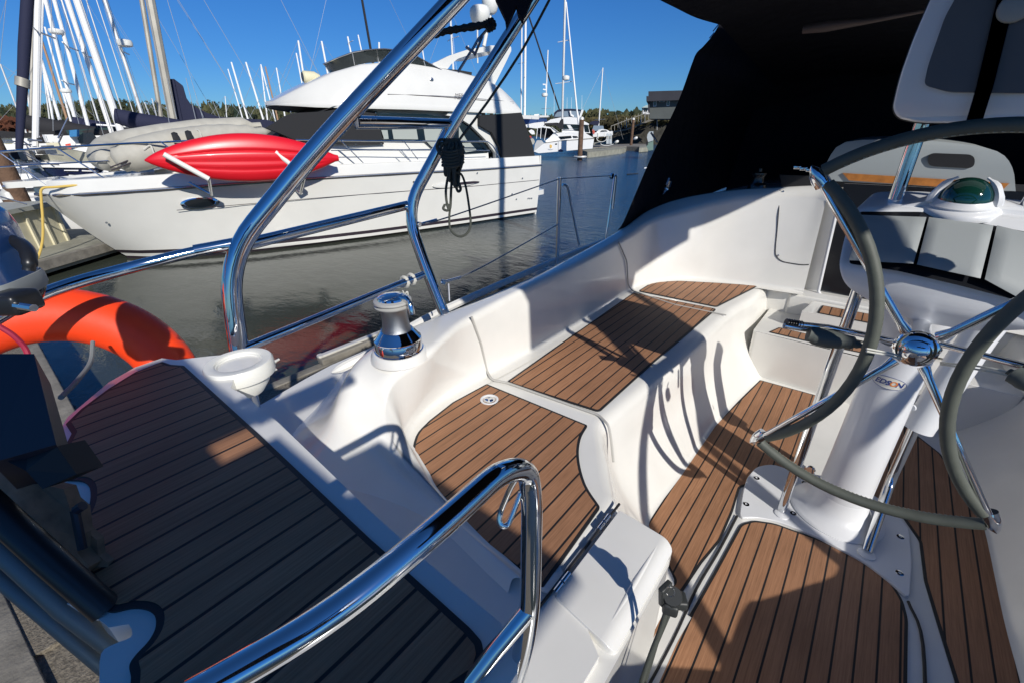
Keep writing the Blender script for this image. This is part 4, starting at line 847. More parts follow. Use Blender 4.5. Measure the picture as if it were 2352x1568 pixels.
# anchor pulpit
bm = B(); slab(bm, clean(rnd([YV(-.6, .45, 1.62), YV(-1.25, .22, 1.60), YV(-1.32, 0, 1.60), YV(-1.25, -.22, 1.60), YV(-.6, -.45, 1.62)], .06, 3, True)), .10); part('bow_pulpit', bm, M['ygel'], yt)
bm = B(); tube(bm, [YP(8, 430, .1), YP(70, 424, .2)], .03, 8); tube(bm, [YP(0, 452, .1), YP(62, 470, .1)], .015, 6); part('anchor', bm, M['rubs'], yt)
# deck house
def houserow(u, z0, z1, w0, w1): return [YV(u, w0, z0), YV(u, w1, z1), YV(u, 0, z1+.06), YV(u, -w1, z1), YV(u, -w0, z0)]
bm = B(); grid(bm, [rnd(houserow(*q), .12, 4) for q in ((.9, 1.60, 1.66, .35, .25), (1.6, 1.6, 1.80, .75, .6), (2.4, 1.6, 1.93, 1.05, .92), (3.0, 1.6, 2.02, 1.25, 1.10), (3.2, 1.6, 2.25, 1.30, 1.15), (3.9, 1.6, 2.6, 1.38, 1.2), (4.6, 1.6, 2.78, 1.42, 1.25), (6.0, 1.6, 2.82, 1.42, 1.3), (7.4, 1.6, 2.82, 1.45, 1.32), (8.2, 1.6, 2.80, 1.50, 1.40))]); bmesh.ops.recalc_face_normals(bm, faces=bm.faces); part('deck_house', bm, M['ygel'], yt)
def ytr(name, pts, W, th, m, par=None, fil=0, **k):
    p = [YP(x, y, W) for x, y in pts]
    if fil: p = clean(rnd(p, fil, 4, True))
    bm = B(); slab(bm, p, YN*-th); return part(name, bm, M[m] if isinstance(m, str) else m, par or yt, smooth=False, **k)
def R2(l): return [((960+x/2.352)*.6125, (0+y/2.352)*.6125) for x, y in l]
wn_ = ytr('side_window', R2([(1060, 1008), (1240, 1004), (1500, 1010), (1690, 1040), (1850, 1095), (1960, 1180), (2060, 1290), (2115, 1350), (1780, 1360), (1560, 1310), (1490, 1240), (1130, 1232)]), 1.485, .08, 'glass', fil=.03)
M['curtain'] = mat('pale_window_blind', (.33, .36, .33), .7)
for q in (((1105, 1150), (1160, 1150), (1170, 1228), (1130, 1230)), ((1200, 1145), (1415, 1142), (1430, 1232), (1215, 1230)), ((1480, 1140), (1640, 1140), (1560, 1310), (1495, 1240)), ((1790, 1120), (1860, 1240), (1880, 1250), (1790, 1250)), ((1800, 1265), (1890, 1262), (1950, 1330), (1850, 1345))):
    ytr('window_blind', R2(q), 1.491, .01, 'curtain', wn_)
wc2 = ytr('windscreen_cover', R2([(265, 1025), (330, 1000), (600, 985), (720, 965), (960, 975), (1068, 985), (1070, 1010), (1000, 1035), (1100, 1150), (1130, 1275), (900, 1282), (640, 1270), (350, 1235), (90, 1130)]), 1.47, .16, 'ycanvas')
bm = B(); grid(bm, [[YP(170+k*0, 1, 1) if False else YV(u, w, z) for w, z in ((1.44, z0+.02), (1.0, z0+.05), (0, z0+.08), (-1.0, z0+.05), (-1.44, z0+.02))] for k, (u, z0) in enumerate(((2.75, 2.0), (3.1, 2.25), (3.6, 2.5), (4.3, 2.79), (4.6, 2.84)))]); part('windscreen_cover', bm, M['ycanvas'], yt)
for x, y in ((305, 988), (1055, 998), (880, 1275), (1103, 1270)):
    bm = B(); p = YP(*R2([(x, y)])[0], 1.475); lathe(bm, [(.012, 0), (.01, .008)], p, YN, 8); part('snap_fastener', bm, M['rubs'], yt)
# flybridge moulding
fbs = [(3.28, 2.87, 2.88, .10, .05), (3.36, 2.86, 2.95, .55, .42), (3.6, 2.84, 3.07, .98, .80), (4.0, 2.82, 3.26, 1.28, 1.05), (4.5, 2.81, 3.47, 1.48, 1.2), (5.1, 2.80, 3.64, 1.60, 1.27), (5.9, 2.79, 3.74, 1.66, 1.30), (6.8, 2.77, 3.70, 1.68, 1.33), (7.6, 2.75, 3.60, 1.69, 1.36), (8.3, 2.73, 3.50, 1.69, 1.38), (8.75, 2.72, 3.32, 1.68, 1.40), (9.05, 2.71, 3.08, 1.67, 1.46), (9.22, 2.71, 2.90, 1.64, 1.5)]
bm = B(); rows = []
for u, zl, zt, wl, wt in fbs:
    k = min(1, (zt-zl)/.5)
    prof = [(wl*.72, zl+.09), (wl-.06, zl+.02), (wl, zl-.03*k), (wl+.01, zl+.04*k), (wl-.015, zl+.085*k), (wl-.02, zl+.10*k), (wl-.07*k, zl+(zt-zl)*.45), (wt+.02, zt-.04*k), (wt-.05, zt), (wt*.5, zt+.01)]
    rows.append([YV(u, w, z) for w, z in prof]+[YV(u, 0, zt+.01)]+[YV(u, -w, z) for w, z in prof[::-1]])
grid(bm, rows); vs_ = [bm.verts.new(p) for p in rows[-1]]; bm.faces.new(vs_); bmesh.ops.recalc_face_normals(bm, faces=bm.faces); fb = part('flybridge', bm, M['ygel'], yt, ang=50)
def wside(z, u):  # side half width of flybridge at height z
    for a, b in zip(fbs, fbs[1:]):
        if a[0] <= u <= b[0]:
            t = (u-a[0])/(b[0]-a[0]); zl, zt, wl, wt = (a[i]+(b[i]-a[i])*t for i in (1, 2, 3, 4)); break
    s = max(0, min(1, (z-zl)/(zt-zl))); return wl-.07+(wt+.02-wl+.07)*max(0, (s-.45)/.5) if s > .45 else wl-.02-.05*s/.45
def fbline(px, r, m, name, rev=0):
    bm = B(); out = []
    for x, y in px:
        W = 1.5
        for _ in range(12):
            p = YP(x, y, W); q = p-YO; u = q.dot(YA); z = p.z; W = wside(z, max(3.3, min(9.2, u)))+.004
        out.append(YP(x, y, W))
    tube(bm, cat(out, 3), r, 5); return part(name, bm, M[m], fb)
fbline(R2([(1160, 835), (1400, 842), (1700, 862), (2000, 888), (2270, 915)]), .009, 'ystripe', 'styling_stripe')
fbline(R2([(1160, 838), (1600, 848), (1900, 868), (2150, 890), (2272, 903)]), .006, 'rubs', 'styling_stripe')
for (x, y, rr_, m_) in ((1548, 707, .05, 'rubs'), (1548, 707, .03, 'ystripe')):
    W = 1.35; p = YP(*R2([(x, y)])[0], 1.50); bm = B(); lathe(bm, [(rr_, -.12), (rr_, .01 if m_ == 'rubs' else .016), (rr_*.6, .02)], p, YN, 16); part('side_light', bm, M[m_], fb)
# flybridge windscreen (tinted), flared outwards
M['tint'] = mat('tinted_screen', (.07, .085, .085), .08, coat=.3)
lo = R2([(1645, 640), (1500, 598), (1330, 556), (1200, 545), (1080, 548), (870, 578), (715, 628)]); hi = R2([(1648, 628), (1480, 535), (1370, 478), (1200, 440), (1065, 436), (850, 465), (650, 545)])
Wl_ = (1.33, 1.31, 1.27, 1.22, 1.12, .85, .25); Wh_ = (1.35, 1.36, 1.36, 1.33, 1.22, .95, .25)
A_ = [YP(*p, w) for p, w in zip(lo, Wl_)]; B_ = [YP(*p, w) for p, w in zip(hi, Wh_)]
def mir(p): q = p-YO; w = q.dot(YN); return p-YN*2*w
A_ += [mir(p) for p in A_[::-1]]; B_ += [mir(p) for p in B_[::-1]]
bm = B(); grid(bm, [cat(A_, 2), cat(B_, 2)]); bmesh.ops.solidify(bm, geom=bm.faces[:], thickness=.012); ws = part('flybridge_windscreen', bm, M['tint'], yt, ang=80)
bm = B(); tube(bm, cat(B_, 2), .014, 6); part('screen_trim', bm, M['rubs'], ws)
for i in (1, 2, 4, 5):
    bm = B(); tube(bm, [A_[i], B_[i]], .014, 6); part('screen_post', bm, M['rubs'], ws)
ytr('helm_seat_back', R2([(1640, 610), (1780, 618), (1905, 640), (1900, 680), (1700, 655), (1640, 640)]), .9, .5, 'ycanvas')
# radar arch, domes, aerials
for W in (1.18, -1.05):
    ytr('radar_arch', R2([(1560, 560), (1600, 545), (1700, 495), (1850, 445), (2020, 412), (2150, 405), (2215, 398), (2250, 415), (2252, 450), (2200, 560), (2150, 660), (2105, 750), (1990, 715), (2030, 600), (2080, 480), (2060, 455), (1900, 478), (1780, 520), (1720, 570), (1690, 612), (1560, 590)]), W, .14, 'ygel', fil=.03)
bm = B(); box8(bm, [YV(8.55, -1.1, 4.16), YV(9.1, -1.1, 4.18), YV(9.1, 1.15, 4.18), YV(8.55, 1.15, 4.16), YV(8.6, -1.1, 4.26), YV(9.1, -1.1, 4.30), YV(9.1, 1.15, 4.30), YV(8.6, 1.15, 4.26)]); part('arch_top', bm, M['ygel'], yt, smooth=False)
def dome(x, y, w, rw, hh, name='radar_dome', par=None):
    p = YP(x, y, w); bm = B(); lathe(bm, [(rw*.55, -hh*.55), (rw*.8, -hh*.42), (rw*.97, -hh*.1), (rw, hh*.12), (rw*.94, hh*.32), (rw*.7, hh*.46), (.01, hh*.52)], p, (0, 0, 1), 24); return part(name, bm, M['wplastic'], yt)
dome(*R2([(1975, 130)])[0], .3, .27, .40); dome(*R2([(2065, 35)])[0], -.1, .23, .42)
for (a, b, w, r) in (((2010, 410), (2075, 80), -.1, .05), ((1975, 185), (1950, 210), .3, .10), ((1955, 560), (1953, 260), -.5, .022), ((1870, 435), (1873, 405), .4, .02)):
    p1_, p2_ = R2([a, b]); bm = B(); tube(bm, [YP(*p1_, w), YP(*p2_, w)], r, 8); part('aerial_mast', bm, M['wplastic'], yt)
# searchlight on the forward slope
p = YP(712, 178, 0); bm = B(); tube(bm, [p+YA*-.16, p+YA*-.13, p+YA*.1, p+YA*.22], [.10, .125, .12, .06], 14); tube(bm, [p, p+Vector((0, 0, -.3))], .05, 10); box(bm, p+Vector((0, 0, -.28)), (.25, .2, .12), bev=.03); part('searchlight', bm, mat('cream_plastic', (.62, .58, .40), .4), yt)
bm = B(); tube(bm, [p+YA*-.165, p+YA*-.17], .095, 14); part('searchlight_lens', bm, M['ystripe'], yt)
# aft canvas enclosure and sweeping pillar
en = ytr('cockpit_enclosure', R2([(1975, 1020), (2010, 1018), (2340, 995), (2352, 1030), (2440, 1280), (2475, 1465), (2350, 1470), (2180, 1440), (2150, 1300), (2080, 1170), (1975, 1110)]), 1.72, 1.6, 'ycanvas')
ytr('side_pillar', R2([(1860, 985), (1980, 1000), (2060, 1120), (2130, 1240), (2170, 1350), (2178, 1500), (2120, 1500), (2110, 1350), (2020, 1230), (1900, 1110), (1790, 1040), (1680, 1020), (1700, 995)]), 1.60, .12, 'ygel')
# rails
def rail(px, W, r=.016, name='deck_rail', m='steel'):
    bm = B(); tube(bm, rnd([YP(x, y, w) for (x, y), w in zip(px, W if isinstance(W, (list, tuple)) else [W]*len(px))], .05, 3), r, 8); return part(name, bm, M[m], yt)
rail([(-10, 350), (120, 340), (300, 330), (400, 326), (505, 322)], [.25, .55, .95, 1.15, 1.32], .019, 'bow_rail')
rail([(-10, 385), (100, 378), (250, 370)], [.25, .5, .8], .012, 'bow_rail')
rail([(128, 339), (268, 428)], [.55, .85], .014, 'rail_stanchion'); rail([(370, 327), (402, 350)], [1.1, 1.2], .012, 'rail_stanchion'); rail([(0, 352), (140, 448)], [.25, .45], .013, 'rail_stanchion')
rail(R2([(350, 1235), (1000, 1245), (2040, 1250), (2090, 1290), (2165, 1420)]), [1.5, 1.7, 1.76, 1.76, 1.76], .016)
rail(R2([(660, 1330), (1560, 1320), (2060, 1330)]), [1.6, 1.75, 1.76], .010)
for a, b in (((745, 1240), (1005, 1498)), ((1300, 1245), (1475, 1470)), ((725, 1332), (930, 1498)), ((1255, 1325), (1415, 1480)), ((1800, 1370), (1865, 1460)), ((2070, 1390), (2120, 1445))):
    rail(R2([a, b]), 1.72, .011, 'rail_stanchion')
# port light, cleats, exhaust recess, through hulls
def hullspot(x, y, prof, m, name, sx=1.0, seg=24):
    W = 1.4
    for _ in range(15):
        p = YP(x, y, W); u = (p-YO).dot(YA); z = p.z; zs = interp(SHt, u); t = max(0, z/zs); f = t**1.35 if u < 3.5 else t**.8
        W = interp(WLt, max(0, u+.45*max(0, 1-u/3)))*(1-f)+interp(DBt, u)*f
    p = YP(x, y, W+.015); bm = B(); lathe(bm, prof, (0, 0, 0), (0, 0, 1), seg)
    a = YA if u > 3 else (YA+YN*.14).normalized(); nn = a.cross(Vector((0, 0, 1))).normalized()
    if nn.dot(YN) < 0: nn = -nn
    for v in bm.verts: c = v.co.copy(); v.co = p+a*c.x*sx+Vector((0, 0, 1))*c.y+nn*c.z
    return part(name, bm, M[m], yt)
hullspot(460, 467, [(.105, -.02), (.105, .012), (.085, .02), (.08, .01)], 'chrome', 'port_light', 3.1); hullspot(460, 467, [(.084, .0), (.084, .013)], 'glass', 'port_light', 3.1)
hullspot(1045, 424, [(.07, -.01), (.07, .01), (.05, .016)], 'ygel', 'air_intake', 9); hullspot(1070, 421, [(.035, .0), (.035, .018)], 'ystripe', 'air_intake', 12)
for x, y in ((245, 512), (950, 418), (1096, 398), (1200, 410), (1176, 446), (1186, 458), (1213, 456), (1217, 456), (1221, 456)): hullspot(x, y, [(.022, 0), (.02, .012)], 'rubs', 'through_hull', 1, 10)
for x, y in ((612, 418), (1130, 638/2.352*0+390)):
    p = YP(x, y, interp(DBt, 2.6)-.06); bm = B(); box(bm, p, (.03, .5, .04), rz=-.235, bev=.01); part('mooring_cleat', bm, M['chrome'], yt)
def ytext(s, x, y, W, size, m, name):
    me = text_mesh(s, size, 0, .0); bm = B(); bm.from_mesh(me); p = YP(x, y, W)
    for v in bm.verts: c = v.co.copy(); v.co = p+YA*c.x+Vector((0, 0, c.y))+YN*c.z
    part(name, bm, M[m], fb, smooth=False)
ytext('MERIDIAN', *R2([(1850, 850)])[0], 1.705, .13, 'ystripe', 'name_lettering'); ytext('381', *R2([(2085, 600)])[0], 1.20, .13, 'ystripe', 'number_lettering')
# ---- red kayak on the port rail
ky = thing('kayak', YV(2.4, 1.9, 1.45), 'red plastic kayak strapped bottom-out on the yacht\'s side rail', 'kayak')
M['kred'] = mat('red_polyethylene', (.62, .008, .018), .35, coat=.15, bump=(5, .06, .01))
KA, KB = YP(331, 366, 1.95), YP(776, 361, 2.15); kd = (KB-KA); kl = kd.length; kd.normalize(); kz = Vector((0, 0, 1)); kn = kd.cross(kz).normalized()
if kn.dot(YN) < 0: kn = -kn
bm = B(); rows = []; n = 44
for i in range(n+1):
    t = i/n; s = math.sin(PI*min(1, max(0, t)))**.72 if t < .97 else math.sin(PI*.97)**.72*(1-.25*(t-.97)/.03)
    s = max(s, .03); c = KA+kd*kl*t+kz*(-.02+.05*math.sin(PI*t)); ring = []
    for j in range(80):
        a = 2*PI*j/80; zz = math.cos(a)*.42*s; dd = math.sin(a); g = 0
        if dd > 0:
            for gz in (-.48, -.12, .30): g -= .030*math.exp(-((math.cos(a)-gz)/.045)**2)*s*(1 if .12 < t < .9 else .2)
            dd = dd**.8*.20*s**.6+g
        else: dd = -(-dd)**.9*.14*s
        ring.append(c+kz*(zz-.03*s)+kn*dd)
    rows.append(ring)
g = grid(bm, rows, closed_v=True); bm.faces.new(g[0][::-1]); bm.faces.new(g[-1]); bmesh.ops.recalc_face_normals(bm, faces=bm.faces); part('kayak_hull', bm, M['kred'], ky, ang=70)
for a, b, c in (((376, 355), (480, 412), (486, 448)), ((632, 350), (700, 405), (690, 445))):
    bm = B(); tube(bm, [YP(*a, 2.22), YP(*b, 2.30)], .045, 10); part('kayak_rack_arm', bm, M['wplastic'], yt)
    bm = B(); tube(bm, [YP(*b, 2.30), YP(*c, 1.75)], .028, 8); tube(bm, [YP(*c, 1.75), YP(b[0]-45, b[1]+8, 1.5)], .028, 8); part('kayak_rack_bracket', bm, M['rubs'], yt)
# ---- grey inflatable on the foredeck
dg_ = thing('inflatable_dinghy', YV(1.4, .2, 1.65), 'grey inflatable dinghy with dark pinstripes lying on the yacht foredeck', 'dinghy')
M['hyp'] = mat('grey_hypalon', (.40, .385, .33), .6, var=(6, .12), bump=(12, .1, .01))
path = cat([YP(262, 372, .75), YP(330, 352, .72), YP(420, 328, .62), YP(520, 312, .5), YP(622, 303, .42)], 6)
bm = B(); tube(bm, path, [.10, .22, .27, .285, .285, .28, .27, .26, .25, .24, .22, .20, .17, .10, .02], 24); part('side_tube', bm, M['hyp'], dg_, ang=80)
bm = B(); tube(bm, cat([YP(262, 372, .75), YP(240, 362, .35), YP(262, 342, -.1), YP(340, 322, -.35), YP(480, 300, -.5), YP(600, 292, -.5)], 6), [.10, .20, .25, .26, .26, .25, .24, .22, .1], 20); part('side_tube', bm, M['hyp'], dg_, ang=80)
bm = B(); grid(bm, [[YP(262, 350, .7), YP(262, 345, 0)], [YP(420, 314, .6), YP(420, 312, -.3)], [YP(600, 292, .4), YP(600, 290, -.4)]]); bmesh.ops.solidify(bm, geom=bm.faces[:], thickness=.03); part('dinghy_floor', bm, M['hyp'], dg_)
for dy in (-4, 4):
    bm = B(); tube(bm, [p+YN*.262+Vector((0, 0, -.02-dy*.006)) for p in cat([YP(255, 384+0, .72), YP(330, 356, .70), YP(420, 331, .62), YP(500, 317, .52)], 6)], .013, 6); part('pinstripe', bm, M['ystripe'], dg_)
bm = B()
for x, y in ((405, 322), (436, 318)): lathe(bm, [(.12, -.05), (.14, 0), (.12, .05)], YP(x, y, .95), YA, 16)
part('launching_wheels', bm, M['ycanvas'], dg_)
bm = B(); tube(bm, cat([YP(330, 345, 1.0), YP(345, 335, 1.0), YP(352, 350, 1.05), YP(358, 362, 1.05)], 4), .018, 6); part('lashing', bm, M['wrope'], dg_); bm = B(); tube(bm, cat([YP(445, 297, .7), YP(458, 302, .8), YP(465, 325, .9)], 4), .014, 6); part('lashing', bm, M['wrope'], dg_)
# yellow bow line down to the dock
ln = thing('mooring_line', YP(95, 440, .5), 'yellow mooring line dropping from the yacht bow to the cream dock box', 'rope')
M['yrope'] = mat('yellow_rope', (.60, .42, .10), .8)
bm = B(); tube(bm, cat([YP(200, 424, .8), YP(130, 430, .7), YP(97, 434, .62), YP(95, 460, .62), YP(98, 500, .62), YP(98, 550, .6), YP(88, 590, .6), YP(72, 612, .6), YP(50, 622, .6)], 5), .020, 8); part('line', bm, M['yrope'], ln)
# =================================================================== docks
M['dockw'] = mat('weathered_dock_timber', (.20, .185, .155), .9, var=(7, .35), bump=(40, .6, .01))
M['dockg'] = mat('aggregate_dock_surface', (.19, .165, .125), .95, var=(60, .55), bump=(120, 1, .006))
M['dockc'] = mat('pale_dock_concrete', (.27, .265, .21), .9, var=(3, .3), bump=(30, .4, .01))
M['galv'] = mat('galvanised_cleat', (.62, .61, .56), .45, metal=.3)
def cleat(p, along, parent, l=.26, m='galv'):
    a = Vector(along).normalized(); bm = B(); up = Vector((0, 0, 1))
    tube(bm, cat([p-a*l/2+up*.075, p-a*l*.2+up*.06, p+a*l*.2+up*.06, p+a*l/2+up*.075], 4), [.012, .017, .018, .017, .012], 10)
    for s in (-1, 1): tube(bm, [p+a*s*.05+up*.0, p+a*s*.045+up*.06], [.022, .015], 10)
    box(bm, p+up*.004, (.07, .20, .014), rz=math.atan2(-a.x, a.y), bev=.004); return part('cleat', bm, M[m], parent)
fd = thing('finger_dock', V(-2.9, 0, 1.9), 'grey aggregate finger dock beside our hull', 'dock', 'docks of the marina')
bm = B(); box(bm, V(-2.86, .2, 2.0), (1.34, 6.2, .2)); part('deck_slab', bm, M['dockg'], fd, smooth=False)
bm = B(); box(bm, V(-3.56, .2, 1.985), (.10, 6.2, .19), bev=.01); part('edge_timber', bm, M['dockw'], fd)
bm = B(); box(bm, V(-3.58, 2.05, 1.865), (.10, .95, .06), bev=.012); part('bull_rail', bm, M['dockw'], fd)
bm = B(); box(bm, V(-3.60, 2.05, 1.825), (.055, .95, .02), bev=.004); tube(bm, [V(-3.6, 1.6, 1.81), V(-3.6, 1.6, 1.83)], .03, 14); part('rail_cap', bm, M['galv'], fd)
cleat(G(607, 856, 1.89), (0, 1, 0), fd, .30)
md = thing('main_dock', V(-4, -2, 1.9), 'wide aggregate walkway dock behind our stern', 'dock', 'docks of the marina')
bm = B(); box(bm, V(-5.2, -1.52, 2.02), (13.0, 2.9, .2)); part('deck_slab', bm, M['dockg'], md, smooth=False)
bm = B(); box(bm, V(-6.5, -.04, 2.0), (5.8, .10, .22), bev=.01); box(bm, V(-2.6, -.55, 1.903), (1.7, .12, .03), rz=.1, bev=.005); part('edge_timber', bm, M['dockw'], md)
# the yacht's dock, running away under its bow
da = (G(200, 572, 2.0)-G(70, 608, 2.0)); da.z = 0; da.normalize(); dn = Vector((-da.y, da.x, 0))
d0 = G(70, 608, 2.0)
fd2 = thing('finger_dock', d0, 'weathered dock in front of the cream dock box at the yacht bow', 'dock', 'docks of the marina')
def quadslab(bm, p, a, l0, l1, n, w0, w1, dz):
    slab(bm, [p+a*l0+n*w0, p+a*l1+n*w0, p+a*l1+n*w1, p+a*l0+n*w1], dz)
sgn_ = 1 if dn.dot(Vector((-1, 0, 0))) > 0 else -1
bm = B(); quadslab(bm, d0, da, -9, 3.2, dn*sgn_, 0, 3.0, .22); part('deck_slab', bm, M['dockc'], fd2, smooth=False)
bm = B(); quadslab(bm, d0+Vector((0, 0, .012)), da, -9, 3.2, dn*sgn_, -.06, .10, .16); part('edge_timber', bm, M['dockw'], fd2, smooth=False)
bx0 = G(86, 574, 2.0); bx1 = G(163, 551, 2.0); ba = (bx1-bx0); ba.z = 0; bl_ = ba.length; ba.normalize(); bn = Vector((-ba.y, ba.x, 0))
if bn.x > 0: bn = -bn
M['cream'] = mat('cream_fibreglass', (.60, .56, .40), .5, var=(5, .12)); M['creamd'] = mat('grey_lid', (.36, .37, .33), .6, var=(6, .15))
db = thing('dock_box', bx0+ba*-.6, 'cream ribbed fibreglass dock box with a flat grey lid by the yacht bow', 'dock box')
up = Vector((0, 0, 1)); L0, L1, HB_ = -2.6, bl_, .74
bm = B(); slab(bm, [bx0+ba*L0+up*HB_, bx0+ba*L1+up*HB_, bx0+ba*L1+bn*.9+up*HB_, bx0+ba*L0+bn*.9+up*HB_], HB_); part('box_body', bm, M['cream'], db, smooth=False)
for k in range(9):
    q = bx0+ba*(L1-.12-k*.37)-bn*.0; bm = B(); box8(bm, [q-bn*.035, q+ba*.05-bn*.035, q+ba*.05+bn*.01, q+bn*.01]+[v+up*(HB_-.02) for v in (q-bn*.035, q+ba*.05-bn*.035, q+ba*.05+bn*.01, q+bn*.01)]); part('rib', bm, M['cream'], db, smooth=False)
bm = B(); slab(bm, [bx0+ba*(L0-.05)-bn*.10+up*(HB_+.07), bx0+ba*(L1+.05)-bn*.10+up*(HB_+.07), bx0+ba*(L1+.05)+bn*.95+up*(HB_+.07), bx0+ba*(L0-.05)+bn*.95+up*(HB_+.07)], .08); part('lid', bm, M['creamd'], db, smooth=False)
def piling(p, h, r, label, m='pile', grp='dock pilings', tilt=(0, 0)):
    t = thing('piling', p, label, 'piling', grp); bm = B(); q = Vector(p); n = 9
    tube(bm, [Vector((q.x+tilt[0]*k/n, q.y+tilt[1]*k/n, -1.0+(h+1.0)*k/n)) for k in range(n+1)], [r*1.05, r, r*.98, r, r*.95], 12); part('post', bm, M[m], t, ang=80)
    bm = B(); lathe(bm, [(r*1.02, -.02), (r*.9, .12), (r*.3, .2)], Vector((q.x+tilt[0], q.y+tilt[1], h)), (0, 0, 1), 12); part('cap', bm, M['galv'], t); return t
M['pile'] = mat('creosoted_timber', (.13, .075, .045), .9, var=(5, .4), bump=(14, .8, .03))
piling(DH(14, 395, 14.5), 2.5, .17, 'brown timber piling at the far left edge behind the yacht bow'); piling(DH(42, 490, 14.5), 1.15, .15, 'short brown timber piling beside the anchor of the yacht')
# =================================================================== boats in the marina
M['alloy'] = mat('mast_alloy', (.62, .62, .60), .45, metal=.25, var=(2, .1)); M['alloyd'] = mat('dull_mast', (.36, .34, .29), .5, metal=.2, var=(3, .2))
M['wmast'] = mat('white_mast', (.78, .78, .76), .4); M['nmast'] = mat('navy_sail_cover', (.010, .013, .040), .85, bump=(10, .3, .01)); M['bcov'] = mat('black_sail_cover', (.014, .014, .017), .85)
M['bluecov'] = mat('blue_sail_cover', (.012, .045, .15), .8); M['tan'] = mat('tan_spar', (.34, .20, .11), .5); M['whull'] = mat('white_hull', (.76, .76, .74), .3, coat=.3)
M['nhull'] = mat('navy_hull', (.008, .011, .04), .15, coat=.5); M['stay'] = mat('rigging_wire', (.42, .44, .46), .5, metal=.4)
def bhull(bm, c, a, L, Bm, fb, sheer=.25, tr=.65):
    """a small yacht hull: c centre at the waterline, a towards the bow"""
    a = Vector(a).normalized(); n = Vector((-a.y, a.x, 0)); rows = []
    for k in range(13):
        t = k/12; b_ = Bm/2*(tr+(1-tr)*math.sin(min(1, t/.45)*PI/2))*(1 if t < .45 else max(.02, 1-((t-.45)/.55)**2.2)); z = fb+sheer*(t-.3)**2*1.6; s = c+a*(t-.5)*L
        ov = a*(.05*L*(t**3)); rows.append([s-n*b_+ov+Vector((0, 0, z)), s-n*b_*.96+Vector((0, 0, z*.5)), s-n*b_*.75+Vector((0, 0, -.02))-a*.03*L*t, s+Vector((0, 0, -.3))-a*.06*L*t, s+n*b_*.75+Vector((0, 0, -.02))-a*.03*L*t, s+n*b_*.96+Vector((0, 0, z*.5)), s+n*b_+ov+Vector((0, 0, z)), s+ov+Vector((0, 0, z+.05)), s-n*b_+ov+Vector((0, 0, z))])
    g = grid(bm, rows); bm.faces.new(g[0][:8]); bmesh.ops.recalc_face_normals(bm, faces=bm.faces)
def sailboat(label, base, top, d, w, m='wmast', hull='whull', boom=None, L=9, cut=False, spr=(), stays=0, adir=None, furl=None, grp='masts of the moored sailing boats', hz=0):
    """base/top: two points sighted on the mast, d its distance, w its apparent width"""
    dx = d
    r0 = ray(*base); n_ = Vector((r0.x, r0.y, 0)).normalized()
    def at(x, y): r = ray(x, y); return EYE+r*(dx/(r.x*n_.x+r.y*n_.y))
    P0, P1 = at(*base), at(*top); dr = (P1-P0).normalized()
    P0 = P0+dr*((1.3-P0.z)/dr.z)
    if cut: P1 = P0+dr*max((P1-P0).length+.5, 11/abs(dr.z))
    dep = (P0-EYE).dot(FWD); rad = max(.028, w*dep/1000/2)
    root = thing('sailing_boat', Vector((P0.x, P0.y, 0)), label, 'sailboat', grp)
    bm = B(); tube(bm, [P0, P0.lerp(P1, .5), P1], [rad, rad, rad*.8], 8); mast = part('mast', bm, M[m], root)
    ad = Vector(adir or (-.35, -.94, 0)).normalized(); nn = Vector((-ad.y, ad.x, 0)); H = (P1-P0).length
    for s in spr:
        q = P0.lerp(P1, s); bm = B(); tube(bm, [q-nn*.9-ad*.1, q, q+nn*.9-ad*.1], .022, 6); part('spreader', bm, M['alloy'], mast)
    if hull:
        bm = B(); bhull(bm, Vector((P0.x, P0.y, 0))-ad*.3, ad, L, L*.30, 1.0+hz); part('hull', bm, M[hull], root)
        bm = B(); c = Vector((P0.x, P0.y, 1.2+hz)); 
        box8(bm, [c-nn*.9-ad*L*.2, c+nn*.9-ad*L*.2, c+nn*.5+ad*L*.18, c-nn*.5+ad*L*.18]+[c-nn*.7-ad*L*.18+up*.4, c+nn*.7-ad*L*.18+up*.4, c+nn*.35+ad*L*.12+up*.25, c-nn*.35+ad*L*.12+up*.25]); part('cabin', bm, M['whull'], root, smooth=False)
    if boom:
        z = P0+dr*1.0; bm = B(); tube(bm, [z+up*.5, z-ad*.5+up*.35, z-ad*L*.2+up*.12, z-ad*L*.40+up*.05], [.20, .24, .18, .10], 10); part('boom_cover', bm, M[boom], root)
    for k in range(stays):
        e = [P0+ad*L*.5, P0-ad*L*.45, P0+nn*L*.14, P0-nn*L*.14][k]; bm = B(); tube(bm, [Vector((e.x, e.y, 1.1)), P1], max(.006, .55*dep/1000/2), 4); part('stay', bm, M['stay'], mast)
    if furl:
        e = P0+ad*L*.48; bm = B(); tube(bm, [Vector((e.x, e.y, 1.4)), P1], max(.04, furl[1]*dep/1000/2), 8); part('furled_sail', bm, M[furl[0]], root)
    return root
def F1(x, y): return (x*.26042, y*.26042)
def F2(x, y): return (588+x*.26042, y*.26042)
def F3(x, y): return (1163.75+x*.26042, y*.26042)
S_ = sailboat
S_('leftmost sailing boat mast, pale grey and leaning, cut by the left edge', F1(160, 985), F1(2, 565), 26, 3.4, 'alloy', L=8, stays=2)
S_('sailing boat with brown weathered mast just right of the navy furled sail', F1(275, 940), F1(292, 0), 20, 6.5, 'alloyd', cut=True, boom='bcov', L=9)
S_('sailing boat with the stout white mast that carries black fittings, at the left', F1(312, 1260), F1(335, 0), 17, 11, 'wmast', cut=True, L=9, stays=4, spr=(.3, .6))
S_('sailing boat with slim white mast standing close to the stout one', F1(345, 900), F1(372, 0), 24, 6, 'wmast', cut=True, L=9)
